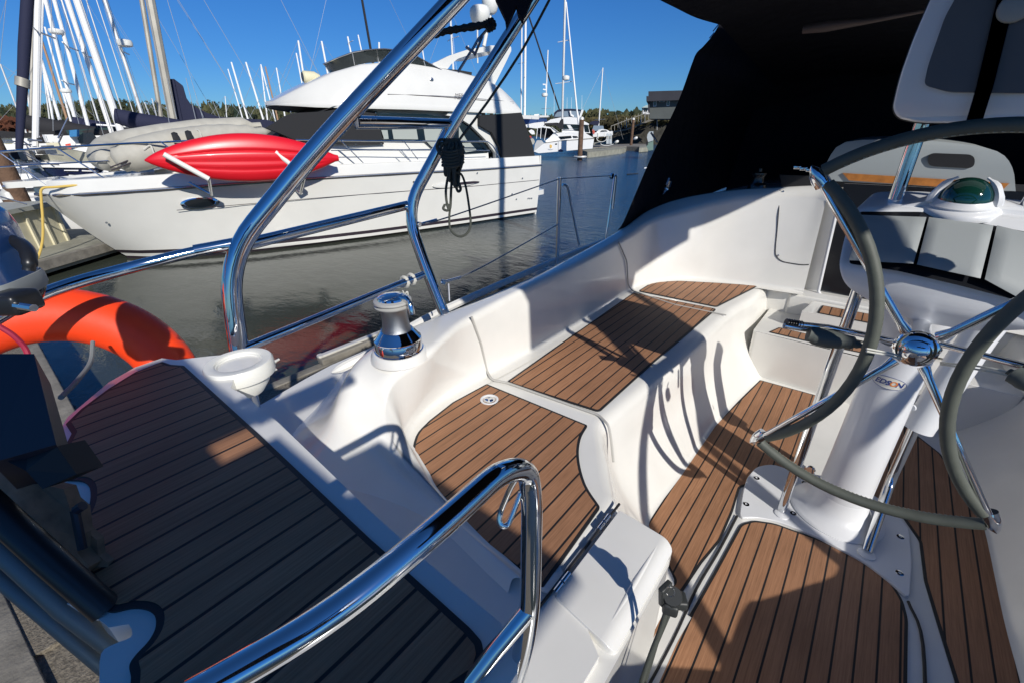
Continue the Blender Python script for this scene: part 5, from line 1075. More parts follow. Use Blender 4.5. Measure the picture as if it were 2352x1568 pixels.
S_('sailing boat with white mast ending behind the long green boom cover, radar at mid height', F1(680, 1130), F1(400, 0), 24, 6.5, 'wmast', cut=True, boom='nmast', L=10, spr=(.25, .5))
S_('sailing boat with long clean white mast right of the radar mast', F1(785, 1140), F1(478, 0), 22, 7, 'wmast', cut=True, spr=(.33,), L=10, stays=4)
S_('sailing boat with thin white mast behind the stout white one', F1(560, 1170), F1(350, 480), 28, 6, 'wmast', L=9, boom='bcov')
S_('sailing boat with yellowish mast among the left masts', F1(620, 1140), F1(365, 350), 29, 5, 'tan', L=9)
S_('sailing boat with narrow white mast between two thicker ones at the left', F1(550, 800), F1(395, 240), 34, 4, 'wmast', L=9)
S_('sailing boat with leaning grey mast with twin lamps', F1(690, 1110), F1(560, 780), 26, 6.5, 'wmast', L=8, boom='nmast')
S_('sailing boat with tall white mast crossed by a single dark spreader', F1(1015, 1255), F1(592, 0), 19, 9, 'wmast', cut=True, spr=(.28, .55), L=10, stays=4)
S_('sailing boat with the thickest white mast and dark collar, navy sail cover at its foot', F1(1010, 990), F1(680, 0), 17, 14, 'wmast', cut=True, boom='nmast', L=10, spr=(.5,), stays=3)
S_('sailing boat with pale mast carrying a white radar dome near mid height', F1(1290, 1130), F1(925, 0), 24, 7.5, 'alloy', cut=True, boom='bcov', L=10, spr=(.35,), stays=4)
S_('sailing boat with two-tone grey mast in front of the large navy sail cover', F1(1440, 1165), F1(1250, 0), 18, 9, 'alloyd', cut=True, L=10, hull=None)
big = S_('large ketch with thick grey mast and tall navy mainsail cover behind the dinghy', F1(1545, 1150), F1(1325, 0), 17, 17, 'alloyd', cut=True, L=12, spr=(.5,), stays=4)
S_('sailing boat with a short white mast above the yacht foredeck, left of a pair', F1(2140, 1045), F1(2010, 610), 48, 2.6, 'wmast', L=9)
S_('sailing boat with white mast topped by a wind vane, first of the far trio', F1(2185, 1050), F1(2040, 550), 46, 4, 'wmast', L=9, spr=(.5,), boom='bluecov')
S_('sailing boat with white mast topped by a wind vane, second of the far trio', F1(2320, 1050), F1(2168, 550), 46, 4, 'wmast', L=9, spr=(.5,), stays=2)
S_('small far mast rising left of the brown spar over the yacht bow canvas', F2(165, 1040), F2(42, 570), 48, 3, 'wmast', L=9)
S_('sailing boat with brown wooden lower mast and white top beyond the yacht', F2(188, 1040), F2(82, 590), 44, 3.6, 'tan', L=9)
S_('sailing boat with thin white mast right of the brown wooden one', F2(250, 1000), F2(180, 600), 46, 3, 'wmast', L=9, stays=2)
S_('sailing boat with white mast and dark mizzen behind the searchlight', F2(430, 740), F2(372, 360), 40, 4.5, 'wmast', L=9, stays=2, spr=(.7,))
S_('sailing boat with thin low white mast left of the searchlight', F2(410, 760), F2(355, 470), 46, 3.4, 'wmast', L=9, stays=2)
S_('sailing boat with double white mast between searchlight and windscreen', F2(640, 690), F2(578, 365), 40, 4.6, 'wmast', L=9, stays=2)
S_('sailing boat whose short white masthead shows over the flybridge windscreen', F2(835, 460), F2(808, 325), 40, 4.2, 'wmast', L=9, spr=(.95,))
S_('sailing boat with slim white masthead right of the short one over the windscreen', F2(928, 440), F2(900, 310), 44, 3.2, 'wmast', L=9)
S_('sailing boat with black mast rising from the flybridge windscreen to the sky', F2(1010, 430), F2(935, 0), 30, 5, 'bcov', cut=True, L=11, stays=2)
S_('sailing boat with thick white stub mast behind the flybridge windscreen', F2(1086, 440), F2(1085, 375), 40, 4.6, 'wmast', L=8)
S_('sailing boat with white mast between the two arch tubes', F2(1740, 610), F2(1710, 75), 34, 5, 'wmast', L=9, spr=(.55, .8), stays=3)
S_('sailing boat with slim mast under the radar dome of the yacht', F2(1480, 520), F2(1462, 400), 42, 3, 'wmast', L=8)
S_('sailing boat with tall white twin mast just right of the yacht radar arch', F3(158, 1000), F3(168, 60), 52, 5.5, 'wmast', L=10, hull=None, spr=(.28, .50), furl=('bcov', 3.2), adir=(.8, .6, 0))
S_('sailing boat with thin mast and pennant left of the tall twin mast', F3(128, 960), F3(134, 150), 56, 3.6, 'wmast', L=9, hull=None, spr=(.65,))
S_('boat with white antenna mast carrying radar and a square aerial', F3(340, 1035), F3(364, 445), 52, 3.2, 'wmast', L=9, hull=None, spr=(.37,))
S_('distant sailing boat with a plain thin mast near the ramp', F3(815, 1060), F3(848, 600), 58, 2.8, 'wmast', L=9, spr=(.28,), stays=2, hull=None)
for lab, b0, t0, dd, ww, mm_ in (
    ('very thin grey mast between the radar mast and the stout white one', (430, 1000), (300, 0), 40, 3.0, 'alloy'), ('slender white mast seen just left of the dark spreader mast', (905, 1180), (560, 60), 38, 3.2, 'wmast'),
    ('slender grey mast right of the thickest white mast', (1120, 1120), (760, 0), 42, 2.4, 'alloy'), ('hair thin mast left of the radar dome mast', (1210, 1100), (850, 0), 48, 2.0, 'alloy'),
    ('short white mast low against the trees, first of three beside the ketch', (1330, 1050), (1275, 905), 50, 3.0, 'wmast'), ('short white mast low against the trees, second of three beside the ketch', (1395, 1080), (1338, 870), 52, 2.6, 'wmast'),
    ('short white mast low against the trees, third of three beside the ketch', (1430, 1080), (1375, 890), 54, 2.6, 'wmast'), ('grey mast crossing behind the navy furled sail', (300, 1180), (200, 560), 34, 4.0, 'alloy'),
    ('white mast close behind the slim one at the far left', (480, 1120), (390, 640), 36, 4.4, 'wmast'), ('dull mast low behind the green boom cover', (655, 1130), (620, 1060), 40, 3.0, 'alloyd'),
    ('thin white mast rising left of the short pair above the foredeck', (2000, 1040), (1985, 850), 60, 1.8, 'wmast'), ('thin mast crossing right of the far trio of white masts', (2352, 1000), (2300, 570), 50, 3.0, 'wmast')):
    S_('sailing boat with '+lab, F1(*b0), F1(*t0), dd, ww, mm_, cut=t0[1] < 80, L=8, hull=None, stays=2)
for k in range(16):   # free standing rigging runs between the mastheads belong to the boats they serve
    pass
# navy furled headsail close at the left
fs = thing('furled_headsail', DH(47, 330, 13), 'navy furled headsail standing at the far left with a grey band', 'furled sail')
n_ = Vector((ray(47, 330).x, ray(47, 330).y, 0)).normalized()
def atn(x, y, d, n_=n_): r = ray(x, y); return EYE+r*(d/(r.x*n_.x+r.y*n_.y))
bm = B(); tube(bm, [atn(44, 345, 13), atn(50, 230, 13), atn(56, 110, 13), atn(63, 0, 13), atn(80, -250, 13)], [.05, .07, .085, .085, .07], 12); part('furled_sail', bm, M['nmast'], fs, ang=80)
bm = B(); tube(bm, [atn(51, 200, 13), atn(52, 180, 13)], .10, 12); part('band', bm, M['alloyd'], fs)
# details on the masts: radars, lamps
def deco(name, lab, x, y, d, prof, m='wplastic'):
    p = DH(x, y, d); bm = B(); lathe(bm, prof, p, (0, 0, 1), 16); o = part(name, bm, M[m]); tag(o, lab, 'radar', 'radars on the masts'); return o
rd = [(.12, -.13), (.2, -.10), (.22, 0), (.2, .08), (.05, .12)]
deco('radar_dome', 'white mast radar dome on the pale mast with clear sky around it', *F1(1098, 380), 24, [(r*1.15, h*1.0) for r, h in rd]); deco('radar_dome', 'flat white radar on the left group of masts near the top', *F1(495, 278), 22, [(r*.9, h*.6) for r, h in rd])
deco('radar_dome', 'small white radar low on the left mast group', *F1(580, 802), 22, [(r*.7, h*.5) for r, h in rd]); deco('radar_dome', 'white radar on the tall mast above the catamaran', *F3(523, 688), 40, [(r*1.3, h*1.4) for r, h in rd])
deco('radar_dome', 'white radar on the antenna mast left of the catamaran', *F3(335, 838), 46, [(r*1.3, h*1.3) for r, h in rd])
# big navy mainsail cover of the ketch (traced from its folds, built 0.5 m thick)
def trace(name, pts, d, th, m, parent=None, smooth=False, az=None, **k):
    cx = sum(p[0] for p in pts)/len(pts); r = ray(cx, 290) if az is None else ray(az, 290); n = Vector((r.x, r.y, 0)).normalized()
    P = []
    for x, y in pts: q = ray(x, y); P.append(EYE+q*(d/(q.x*n.x+q.y*n.y)))
    bm = B(); slab(bm, P, n*th); return part(name, bm, M[m] if isinstance(m, str) else m, parent, smooth=smooth, **k)
def T1(l): return [F1(*p) for p in l]
def T3(l): return [F3(*p) for p in l]
trace('mainsail_cover', T1([(1455, 700), (1535, 698), (1610, 755), (1640, 860), (1690, 930), (1760, 965), (1830, 1000), (1930, 1030), (2100, 1048), (2352, 1058), (2500, 1100), (2420, 1130), (2200, 1150), (1800, 1160), (1550, 1165), (1520, 1000), (1470, 820)]), 17.2, .45, 'nmast', big)
trace('hull', T1([(1380, 1190), (2500, 1190), (2500, 1500), (1380, 1500)]), 17.6, 1.5, 'whull', big)
for k, (a, b) in enumerate((((1580, 1140), (1475, 690)), ((1745, 1130), (1640, 690)), ((1835, 1125), (1730, 890)), ((1965, 1105), (1875, 890)))):
    n_ = Vector((ray(400, 300).x, ray(400, 300).y, 0)).normalized(); bm = B(); tube(bm, [atn(*F1(*a), 16.9, n_), atn(*F1(*b), 16.9, n_)], .008, 4); part('lazy_jack', bm, M['stay'], big)
# long green boom cover and its white boom
gb = thing('covered_boom', DH(270, 300, 19), 'long dark green boom cover spanning behind the dinghy', 'boom cover'); trace('boom_cover', T1([(575, 1150), (800, 1140), (900, 1130), (1030, 1120), (1430, 1130), (1480, 1165), (1400, 1180), (1050, 1190), (600, 1190)]), 19.5, .4, mat('green_canvas', (.012, .035, .035), .85), gb)
trace('boom_cover', T1([(975, 990), (1040, 992), (1090, 1050), (1160, 1110), (1250, 1140), (1430, 1170), (1350, 1215), (1090, 1240), (1030, 1180)]), 18.5, .3, 'bcov', gb); trace('boom_cover', T1([(1195, 1090), (1215, 1045), (1250, 1010), (1290, 1010), (1300, 1090)]), 23, .3, 'bcov', gb)
bm = B(); n_ = Vector((ray(330, 290).x, ray(330, 290).y, 0)).normalized(); tube(bm, [atn(*F1(1150, 1110), 18.2, n_), atn(*F1(1485, 1065), 18.2, n_)], .06, 10); part('white_boom', bm, M['wmast'], gb)
bm = B(); tube(bm, [atn(*F1(850, 1102), 18, n_), atn(*F1(1425, 1140), 18, n_)], .022, 8); part('boom', bm, M['wmast'], gb)
# navy hulled boat with white name, and the crowded sterns behind it
nb_ = thing('navy_sailboat', DH(170, 400, 15.5), 'navy hulled sailing boat with white stripes and a white script name, behind the yacht bow', 'sailboat')
trace('hull', [(72, 388), (100, 384), (240, 386), (330, 398), (310, 412), (280, 430), (150, 430), (100, 405)], 15.5, 2.4, 'nhull', nb_)
trace('deck', [(60, 376), (120, 372), (250, 378), (335, 392), (330, 398), (240, 387), (100, 385), (70, 389)], 15.45, 2.5, 'whull', nb_)
for (a, b) in (((147, 275), (205, 282)), ((160, 300), (230, 305))):
    pass
trace('hull_stripe', [(147, 389+2), (180, 391), (180, 393.5), (147, 393)], 15.46, .02, 'wmast', nb_); trace('hull_stripe', [(188, 391.5), (226, 393), (226, 395), (188, 394)], 15.46, .02, 'wmast', nb_); trace('hull_stripe', [(158, 402), (200, 404.5), (200, 407), (158, 405)], 15.46, .02, 'wmast', nb_); trace('hull_stripe', [(203, 405), (232, 406), (232, 408.5), (203, 407.5)], 15.46, .02, 'wmast', nb_)
me = text_mesh('Sam', .36, .35, .006); bm = B(); bm.from_mesh(me); n_ = Vector((ray(262, 290).x, ray(262, 290).y, 0)).normalized(); q = atn(262, 405, 15.42, n_); rt = Vector((n_.y, -n_.x, 0))
for v in bm.verts: c = v.co.copy(); v.co = q+rt*c.x+up*c.y-n_*c.z
part('name_lettering', bm, M['wmast'], nb_, smooth=False)
def cab(label, pts, d, th, m='whull', sub=()):
    cx = sum(p[0] for p in pts)/len(pts); cy = max(p[1] for p in pts); t = thing('moored_boat', Vector((DH(cx, cy, d).x, DH(cx, cy, d).y, 0)), label, 'boat', 'boats crowded beyond the yacht')
    trace('hull', pts, d, th, m, t)
    for nm, p, dd, m2 in sub: trace(nm, p, d-dd, .05+dd, m2, t)
    return t
cab('white boat with blue lettering and blue fender behind the bow rails', [(140, 352), (180, 340), (250, 333), (300, 333), (345, 372), (320, 382), (250, 380), (150, 372)], 17.5, 2, sub=(('window_band', [(185, 352), (240, 348), (240, 351), (185, 356)], .03, 'glass'), ('stripe', [(160, 366), (300, 368), (300, 370), (160, 369)], .03, 'bluecov')))
cab('white coachroof with black outboard and blue tarp beside the green boom cover', [(100, 318), (150, 312), (250, 312), (262, 335), (100, 338)], 19, 2, sub=(('tarp', [(158, 300), (182, 298), (182, 314), (160, 315)], .3, mat('bright_blue_tarp', (.02, .16, .36), .7)), ('outboard', [(178, 318), (190, 306), (212, 305), (222, 318), (205, 332), (182, 330)], .3, 'mblack')))
cab('cluttered white stern with steel rails at the far left edge', [(-10, 318), (60, 312), (105, 318), (110, 345), (100, 372), (30, 380), (-10, 372)], 18, 2, sub=(('canvas', [(-10, 300), (60, 306), (120, 302), (150, 296), (150, 306), (60, 316), (-10, 318)], .2, 'bcov'), ('lifebelt', [(48, 345), (62, 340), (68, 352), (52, 356)], .2, mat('yellow_vinyl', (.6, .6, .08), .5)), ('fender', [(150, 332), (162, 330), (164, 344), (152, 345)], .2, mat('red_vinyl', (.6, .05, .03), .5))))
cab('low white boat with navy canvas in front of the far left masts', [(60, 345), (140, 340), (200, 352), (210, 372), (60, 376)], 16.4, 1.5, 'dockc')
random.seed(11)
# steel pushpits and pulpits in the clutter
cl = thing('pulpit_rails', DH(60, 350, 15), 'tangle of steel pulpit and pushpit rails at the far left', 'rails')
n_ = Vector((ray(60, 290).x, ray(60, 290).y, 0)).normalized()
for k in range(26):
    x = random.uniform(-5, 135); y = random.uniform(318, 378); l = random.uniform(18, 70); a = random.choice((.06, .1, -.05, .9, 1.1, .7, -1.2))
    bm = B(); d = random.uniform(14.2, 16.5); tube(bm, [atn(x, y, d, n_), atn(x+l*math.cos(a), y+l*math.sin(a)*.8, d, n_)], random.uniform(.012, .02), 6); part('rail', bm, M['rubs'], cl)
for k in range(30):
    x = random.uniform(-5, 130); y = random.uniform(316, 376); bm = B(); box(bm, atn(x, y, random.uniform(15.2, 17), n_), (random.uniform(.1, .35), random.uniform(.1, .3), random.uniform(.05, .2)), rz=random.uniform(0, 3)); part('fitting', bm, M[random.choice(('whull', 'whull', 'alloyd', 'bcov', 'rubs', 'cream'))], cl)
# =================================================================== right-hand group beyond the yacht's stern
def F7(x, y): return ((1950+x/4.704)*.6125, (330+y/4.704)*.6125)
def T7(l): return [F7(*p) for p in l]
ct = thing('catamaran', Vector((-24, 39, 0)), 'white sailing catamaran with a yellow emblem on its hull, behind the near pile', 'catamaran')
dC = 41
trace('hull', T7([(245, 1125), (330, 1155), (680, 1125), (1280, 1072), (1308, 890), (1120, 905), (680, 935), (470, 965), (430, 975)]), dC, 1.4, 'whull', ct)
trace('transom_steps', T7([(245, 1125), (300, 1135), (420, 975), (380, 930), (300, 930), (262, 1000)]), dC+.1, 1.0, mat('grey_nonskid', (.42, .43, .43), .6), ct)
trace('coachroof', T7([(440, 940), (520, 880), (600, 790), (680, 800), (900, 810), (1100, 860), (1120, 900), (700, 935), (470, 962)]), dC+.5, 2.5, 'whull', ct)
trace('window', T7([(680, 862), (900, 848), (915, 885), (720, 912)]), dC+.45, .2, 'glass', ct); trace('window', T7([(930, 850), (1010, 855), (1025, 880), (945, 885)]), dC+.45, .2, 'glass', ct)
trace('hull_stripe', T7([(430, 968), (680, 930), (1308, 885), (1308, 897), (680, 944), (436, 982)]), dC-.03, .05, 'alloyd', ct)
trace('port_light', T7([(622, 985), (655, 982), (655, 1002), (622, 1005)]), dC-.03, .05, 'glass', ct)
trace('emblem', T7([(525, 1010), (545, 1002), (562, 1012), (565, 1050), (548, 1066), (528, 1058)]), dC-.03, .05, mat('emblem_yellow', (.70, .45, .12), .5), ct); trace('emblem_scroll', T7([(498, 1075), (545, 1082), (590, 1070), (590, 1082), (545, 1098), (500, 1090)]), dC-.03, .05, mat('emblem_grey', (.5, .52, .55), .5), ct)
trace('bimini_top', T7([(310, 690), (400, 675), (520, 690), (600, 730), (660, 780), (600, 790), (540, 720), (400, 700), (320, 712)]), dC+.3, 1.8, 'whull', ct); trace('cockpit_interior', T7([(305, 712), (540, 712), (600, 790), (520, 880), (440, 900), (300, 860)]), dC+1.0, .4, 'bcov', ct)
for a, b in (((290, 900), (312, 700)), ((360, 900), (375, 700)), ((545, 720), (600, 790)), ((430, 930), (470, 700)), ((700, 800), (560, 690))):
    trace('frame_tube', [(F7(a[0]-5, a[1])), (F7(a[0]+5, a[1])), (F7(b[0]+5, b[1])), (F7(b[0]-5, b[1]))], dC+.2, .05, 'whull', ct)
trace('sail_bag', T7([(440, 625), (560, 620), (640, 615), (690, 620), (710, 575), (740, 545), (765, 560), (770, 640), (760, 740), (690, 715), (640, 670), (540, 662), (420, 665)]), dC+.8, .5, 'bcov', ct)
n_ = Vector((ray(*F7(750, 500)).x, ray(*F7(750, 500)).y, 0)).normalized()
bm = B(); tube(bm, [atn(*F3(490, 1060), dC+1, n_), atn(*F3(515, 0), dC+1, n_), atn(*F3(520, -200), dC+1, n_)], .095, 10); m_ = part('mast', bm, M['alloy'], ct)
for y, w in ((372, 55), (738, 75)):
    bm = B(); tube(bm, [atn(*F3(505-w, y+3), dC+1, n_), atn(*F3(505+w, y-18), dC+1, n_)], .03, 6); part('spreader', bm, M['alloy'], m_)
bm = B(); tube(bm, [atn(*F3(640, 1100), dC+.5, n_), atn(*F3(620, 980), dC+.5, n_), atn(*F3(525, 20), dC+1, n_)], [.13, .13, .07, .05], 10); part('furled_jib', bm, M['wmast'], ct)
for a, b in (((680, 940), (680, 1130)),):
    bm = B(); tube(bm, [atn(*F7(680, 940), dC-.05, n_), atn(*F7(680, 1128), dC-.05, n_)], .012, 4); part('fender_line', bm, M['stay'], ct)
trace('transom_vent', T7([(680, 1100), (715, 1078), (770, 1118), (740, 1135), (680, 1130)]), dC-.08, .1, 'nhull', ct)
mb = thing('motor_cruiser', Vector((-24, 45, 0)), 'white flybridge cruiser with a dark blue bimini moored behind the catamaran', 'motor cruiser')
dM = 47
trace('hull', T7([(700, 790), (1120, 780), (1290, 880), (1300, 960), (700, 960)]), dM, 3, 'whull', mb)
trace('house', T7([(740, 640), (1060, 640), (1200, 650), (1240, 800), (740, 800)]), dM+.1, 2.6, 'whull', mb)
trace('flybridge', T7([(445, 620), (540, 560), (720, 525), (870, 515), (1000, 530), (1060, 560), (1130, 590), (1215, 635), (1215, 655), (800, 640), (460, 632)]), dM, 2.6, 'whull', mb)
trace('side_window', T7([(765, 655), (820, 645), (870, 730), (765, 735)]), dM+.05, .2, 'glass', mb); trace('side_window', T7([(890, 650), (1040, 655), (1045, 765), (965, 755)]), dM+.05, .2, 'glass', mb); trace('side_window', T7([(1130, 655), (1200, 665), (1225, 780), (1150, 780)]), dM+.05, .2, 'glass', mb)
M['clear'] = mat('clear_vinyl_curtain', (.20, .26, .32), .3)
trace('side_screen', T7([(605, 520), (640, 410), (720, 385), (900, 385), (1080, 395), (1040, 520), (980, 540), (900, 510)]), dM+.3, 1.8, 'clear', mb)
trace('bimini', T7([(600, 440), (660, 390), (760, 372), (900, 370), (1080, 385), (1080, 402), (900, 395), (760, 398), (670, 415), (625, 470), (605, 520)]), dM+.2, 2.0, 'nmast', mb)
for p in ([(600, 512), (900, 512), (1000, 536), (1000, 545), (900, 524), (600, 524)], [(765, 395), (775, 395), (765, 515), (752, 515)], [(860, 395), (868, 395), (900, 512), (885, 512)]): trace('curtain_seam', T7(p), dM+.15, .05, 'nmast', mb)
trace('radar_arch', T7([(1085, 390), (1118, 385), (1115, 420), (1060, 560), (1020, 580), (1040, 520)]), dM+.1, .4, 'whull', mb); trace('seat', T7([(860, 420), (900, 405), (905, 460), (950, 490), (950, 520), (880, 490)]), dM+.2, .2, 'wmast', mb)
for x, y0, y1 in ((600, 540, 80), (828, 370, 170), (905, 480, 170), (1090, 380, 135), (455, 520, 160)):
    trace('aerial', T7([(x-2.5, y0), (x+2.5, y0), (x+6, y1), (x+3, y1)]), dM+.6, .03, 'wmast', mb)
trace('rail', T7([(700, 720), (1030, 725), (1030, 730), (700, 725)]), dM-.1, .03, 'rubs', mb)
sb = thing('white_sloop', Vector((-25, 52, 0)), 'small white sailing boat with spray hood and blue boom cover, right of the near pile', 'sailboat')
dS = 54
trace('hull', T7([(1270, 790), (1400, 790), (1635, 765), (1638, 830), (1600, 850), (1290, 870)]), dS, 2.2, 'whull', sb); trace('cabin', T7([(1340, 790), (1390, 740), (1450, 728), (1530, 740), (1590, 772), (1400, 800)]), dS+.1, 1.6, 'whull', sb)
trace('cabin_window', T7([(1410, 780), (1440, 752), (1520, 752), (1545, 768)]), dS+.05, .1, 'glass', sb); trace('spray_hood', T7([(1270, 760), (1300, 665), (1470, 672), (1480, 728), (1390, 742), (1350, 765)]), dS+.15, 1.2, 'clear', sb)
trace('boom_cover', T7([(1220, 640), (1250, 600), (1320, 580), (1400, 580), (1400, 620), (1380, 660), (1300, 655)]), dS+.3, .4, 'nmast', sb); trace('flag', T7([(1275, 735), (1300, 740), (1325, 775), (1310, 820), (1285, 810)]), dS-.2, .03, mat('faded_red', (.5, .09, .06), .8), sb)
for x in (1380, 1490): bm = B(); tube(bm, [atn(*F7(x, 800), dS-.1, n_), atn(*F7(x, 865), dS-.1, n_)], .12, 8); part('fender', bm, M['wplastic'], sb)
bb = thing('blue_roofed_boat', Vector((-28, 43, 0)), 'white boat with bright blue tarpaulin under a flat pale roof, left of the catamaran', 'boat')
trace('flat_roof', T7([(0, 480), (60, 485), (505, 490), (505, 520), (345, 525), (345, 560), (0, 545)]), 50, 3, mat('pale_roof', (.66, .66, .62), .5), bb); trace('blue_tarpaulin', T7([(0, 560), (330, 558), (345, 540), (470, 545), (480, 600), (410, 600), (100, 640), (0, 640)]), 49, 2, 'bluecov', bb); trace('hull', T7([(60, 660), (250, 620), (420, 600), (440, 700), (300, 720), (120, 700), (90, 800), (60, 800)]), 48, 2, 'whull', bb)
trace('roof_gear', T7([(250, 470), (335, 462), (335, 488), (250, 488)]), 50.2, .5, 'wmast', bb); trace('antenna_frame', T3([(318, 740), (345, 742), (352, 770), (352, 800), (320, 795), (322, 785), (345, 788), (342, 752), (320, 752)]), 46, .05, 'wmast', bb)
rib = thing('tender', Vector((-25, 34, 0)), 'pale inflatable tender with a grey outboard half hidden behind the yacht canvas', 'dinghy')
trace('tube', T7([(110, 880), (160, 870), (240, 905), (262, 950), (240, 1000), (180, 1000)]), 38, 1.2, 'hyp', rib); trace('outboard', T7([(150, 760), (200, 735), (250, 760), (262, 820), (215, 825), (180, 800)]), 38.5, .4, 'whull', rib); trace('red_cushion', T7([(120, 845), (190, 850), (215, 882), (160, 880)]), 37.9, .2, mat('red_cloth', (.4, .04, .03), .8), rib)
# pilings, fingers and pedestals
piling(Vector((*[DH(*F7(1060, 1130), 39.0)[i] for i in (0, 1)], 0)), 3.0, .20, 'thick brown timber pile with pale top, in front of the catamaran bow')
piling(Vector((*[DH(*F7(1968, 900), 60)[i] for i in (0, 1)], 0)), 3.25, .17, 'dark timber pile at the end of the far finger dock')
pr = thing('pile_hoop', DH(*F7(1060, 1130), 38.7), 'pale steel hoop round the foot of the thick near pile', 'pile hoop'); bm = B(); cpt = DH(*F7(1065, 1130), 39.0); tube(bm, [Vector((cpt.x+.5*math.cos(t), cpt.y+.4*math.sin(t), .28)) for t in [2*PI*k/20 for k in range(20)]], .07, 8, closed=True); part('hoop', bm, M['galv'], pr)
def dockpoly(label, px, z, th=.35, m='dockc'):
    P = [G(*F7(*p), 2.3-z) for p in px]; t = thing('finger_dock', sum(P, Vector())/len(P), label, 'dock', 'docks of the marina'); bm = B(); slab(bm, P, th); part('deck_slab', bm, M[m], t, smooth=False); return t
dockpoly('near finger dock with rounded end beside the thick pile', [(1090, 1105), (1165, 1120), (1190, 1140), (1500, 1110), (1800, 1075), (1878, 1050), (1840, 1042), (1600, 1048), (1280, 1070)], .45, .5)
dockpoly('far finger dock carrying the white power pedestals', [(1300, 985), (1500, 968), (2020, 930), (2045, 912), (1900, 905), (1300, 965)], .45, .4)
dockpoly('shaded dock spanning right of the rounded finger', [(1290, 1050), (1880, 1035), (2110, 1040), (2265, 1030), (2270, 995), (2100, 985), (1300, 1010)], .45, .45, 'dockw')
dockpoly('sunlit dock end beside the green boat', [(2105, 1062), (2265, 1050), (2268, 1012), (2110, 1020)], .46, .42)
for i, (x, lab) in enumerate(((1545, 'left of the two pale power pedestals on the far finger dock'), (1598, 'right of the two pale power pedestals on the far finger dock'))):
    t = thing('power_pedestal', DH(*F7(x, 980), 50), lab, 'power pedestal', 'power pedestals'); trace('housing', T7([(x-22, 990), (x+22, 990), (x+24, 830), (x+15, 808), (x-15, 808), (x-24, 830)]), 50, .3, mat('pedestal_grey%d' % i, (.42, .46, .48), .6), t); trace('door', T7([(x-12, 900), (x+12, 900), (x+12, 850), (x-12, 850)]), 49.96, .05, 'alloyd', t)
hs_ = thing('hose', DH(*F7(1440, 950), 49), 'pale hose looped from the pedestals to the far finger dock', 'hose'); bm = B(); n_ = Vector((ray(*F7(1450, 900)).x, ray(*F7(1450, 900)).y, 0)).normalized(); tube(bm, cat([atn(*F7(a, b), 49, n_) for a, b in ((1350, 880), (1370, 930), (1430, 955), (1500, 935), (1545, 880))], 5), .03, 5); part('loop', bm, M['wplastic'], hs_); bm = B(); tube(bm, cat([atn(*F7(a, b), 46, n_) for a, b in ((1420, 990), (1470, 1015), (1560, 1018), (1650, 995))], 5), .03, 5); part('loop', bm, M['wplastic'], hs_)
for x, y, lab in ((1705, 955, 'white bundle lying on the far finger dock beside the pedestals'), (2038, 892, 'white buoy on the outer corner of the far finger dock')):
    p = DH(*F7(x, y), 52); bm = B(); bmesh.ops.create_icosphere(bm, subdivisions=2, radius=.2)
    for v in bm.verts: v.co = p+Vector((v.co.x*1.2, v.co.y, v.co.z*.8+.05*math.sin(9*v.co.x)))
    tag(part('buoy', bm, M['wplastic']), lab, 'buoy')
gbt = thing('green_boat', DH(*F7(2240, 950), 40), 'grey green boat with covered outboard at the edge of the black dodger', 'boat')
trace('hull', T7([(2225, 1000), (2250, 960), (2352, 930), (2352, 1100), (2270, 1110), (2240, 1060)]), 40, 2.5, mat('sage_hull', (.16, .24, .20), .5), gbt); trace('cover', T7([(2250, 820), (2280, 775), (2352, 770), (2352, 930), (2260, 960), (2240, 880)]), 39.9, 1.5, mat('grey_cover', (.42, .46, .46), .7), gbt); trace('outboard', T7([(2215, 985), (2245, 930), (2262, 960), (2255, 1010)]), 39.8, .3, 'bcov', gbt)
bm = B(); tube(bm, [DH(1480, 387, 16), DH(1494, 384, 16)], .022, 8); bt = part('boat_hook', bm, M['wmast']); tag(bt, 'white pole end poking out from the dodger edge over the water', 'pole')
fl = thing('floating_log', DH(1452, 401, 15), 'dark floating log tip in the blue water near the dodger edge', 'log'); bm = B(); tube(bm, [G(1440, 401, 2.27), G(1466, 399, 2.27)], [.03, .06, .05, .07, .02], 8); part('log', bm, M['bcov'], fl)
# =================================================================== shore, ramp, houses, woods
M['grassb'] = mat('dry_bank', (.10, .085, .045), .95, var=(.25, .5), bump=(1, 1, .3)); M['rock'] = mat('dark_riprap', (.045, .042, .032), .95, var=(.5, .5), bump=(1.2, 1, .5))
def ridge(name, px, d, depth, m, zfoot=-1, jag=0, n_sub=3):
    cx = sum(p[0] for p in px)/len(px); r = ray(cx, 290); n = Vector((r.x, r.y, 0)).normalized(); pts = []
    for a, b in zip(px, px[1:]):
        for k in range(n_sub): pts.append((a[0]+(b[0]-a[0])*k/n_sub, a[1]+(b[1]-a[1])*k/n_sub))
    pts.append(px[-1]); rows = []
    for x, y in pts:
        q = ray(x, y); t = d/(q.x*n.x+q.y*n.y); p = EYE+q*t; rows.append([Vector((p.x, p.y, zfoot))-n*depth*.5, Vector((p.x, p.y, p.z*.55))-n*depth*.2+up*random.uniform(-jag, jag), p+up*random.uniform(-jag, jag), Vector((p.x, p.y, p.z*.9))+n*depth])
    bm = B(); grid(bm, rows); bmesh.ops.recalc_face_normals(bm, faces=bm.faces); o = part(name, bm, M[m]); return o, pts, n
o, _, _ = ridge('far_hills', [(-900, 255), (-400, 252), (0, 252), (200, 250), (450, 252), (700, 256), (1000, 262), (1210, 266), (1350, 268), (1480, 272), (1700, 275), (2300, 270)], 330, 60, 'grassb', jag=.6); tag(o, kind='structure')
bank, bpx, bnn = ridge('shore_bank', [(1330, 300), (1375, 296), (1400, 288), (1440, 276), (1480, 262), (1520, 256), (1600, 250), (1760, 246), (2100, 246)], 88, 14, 'grassb', jag=.25); tag(bank, kind='structure')
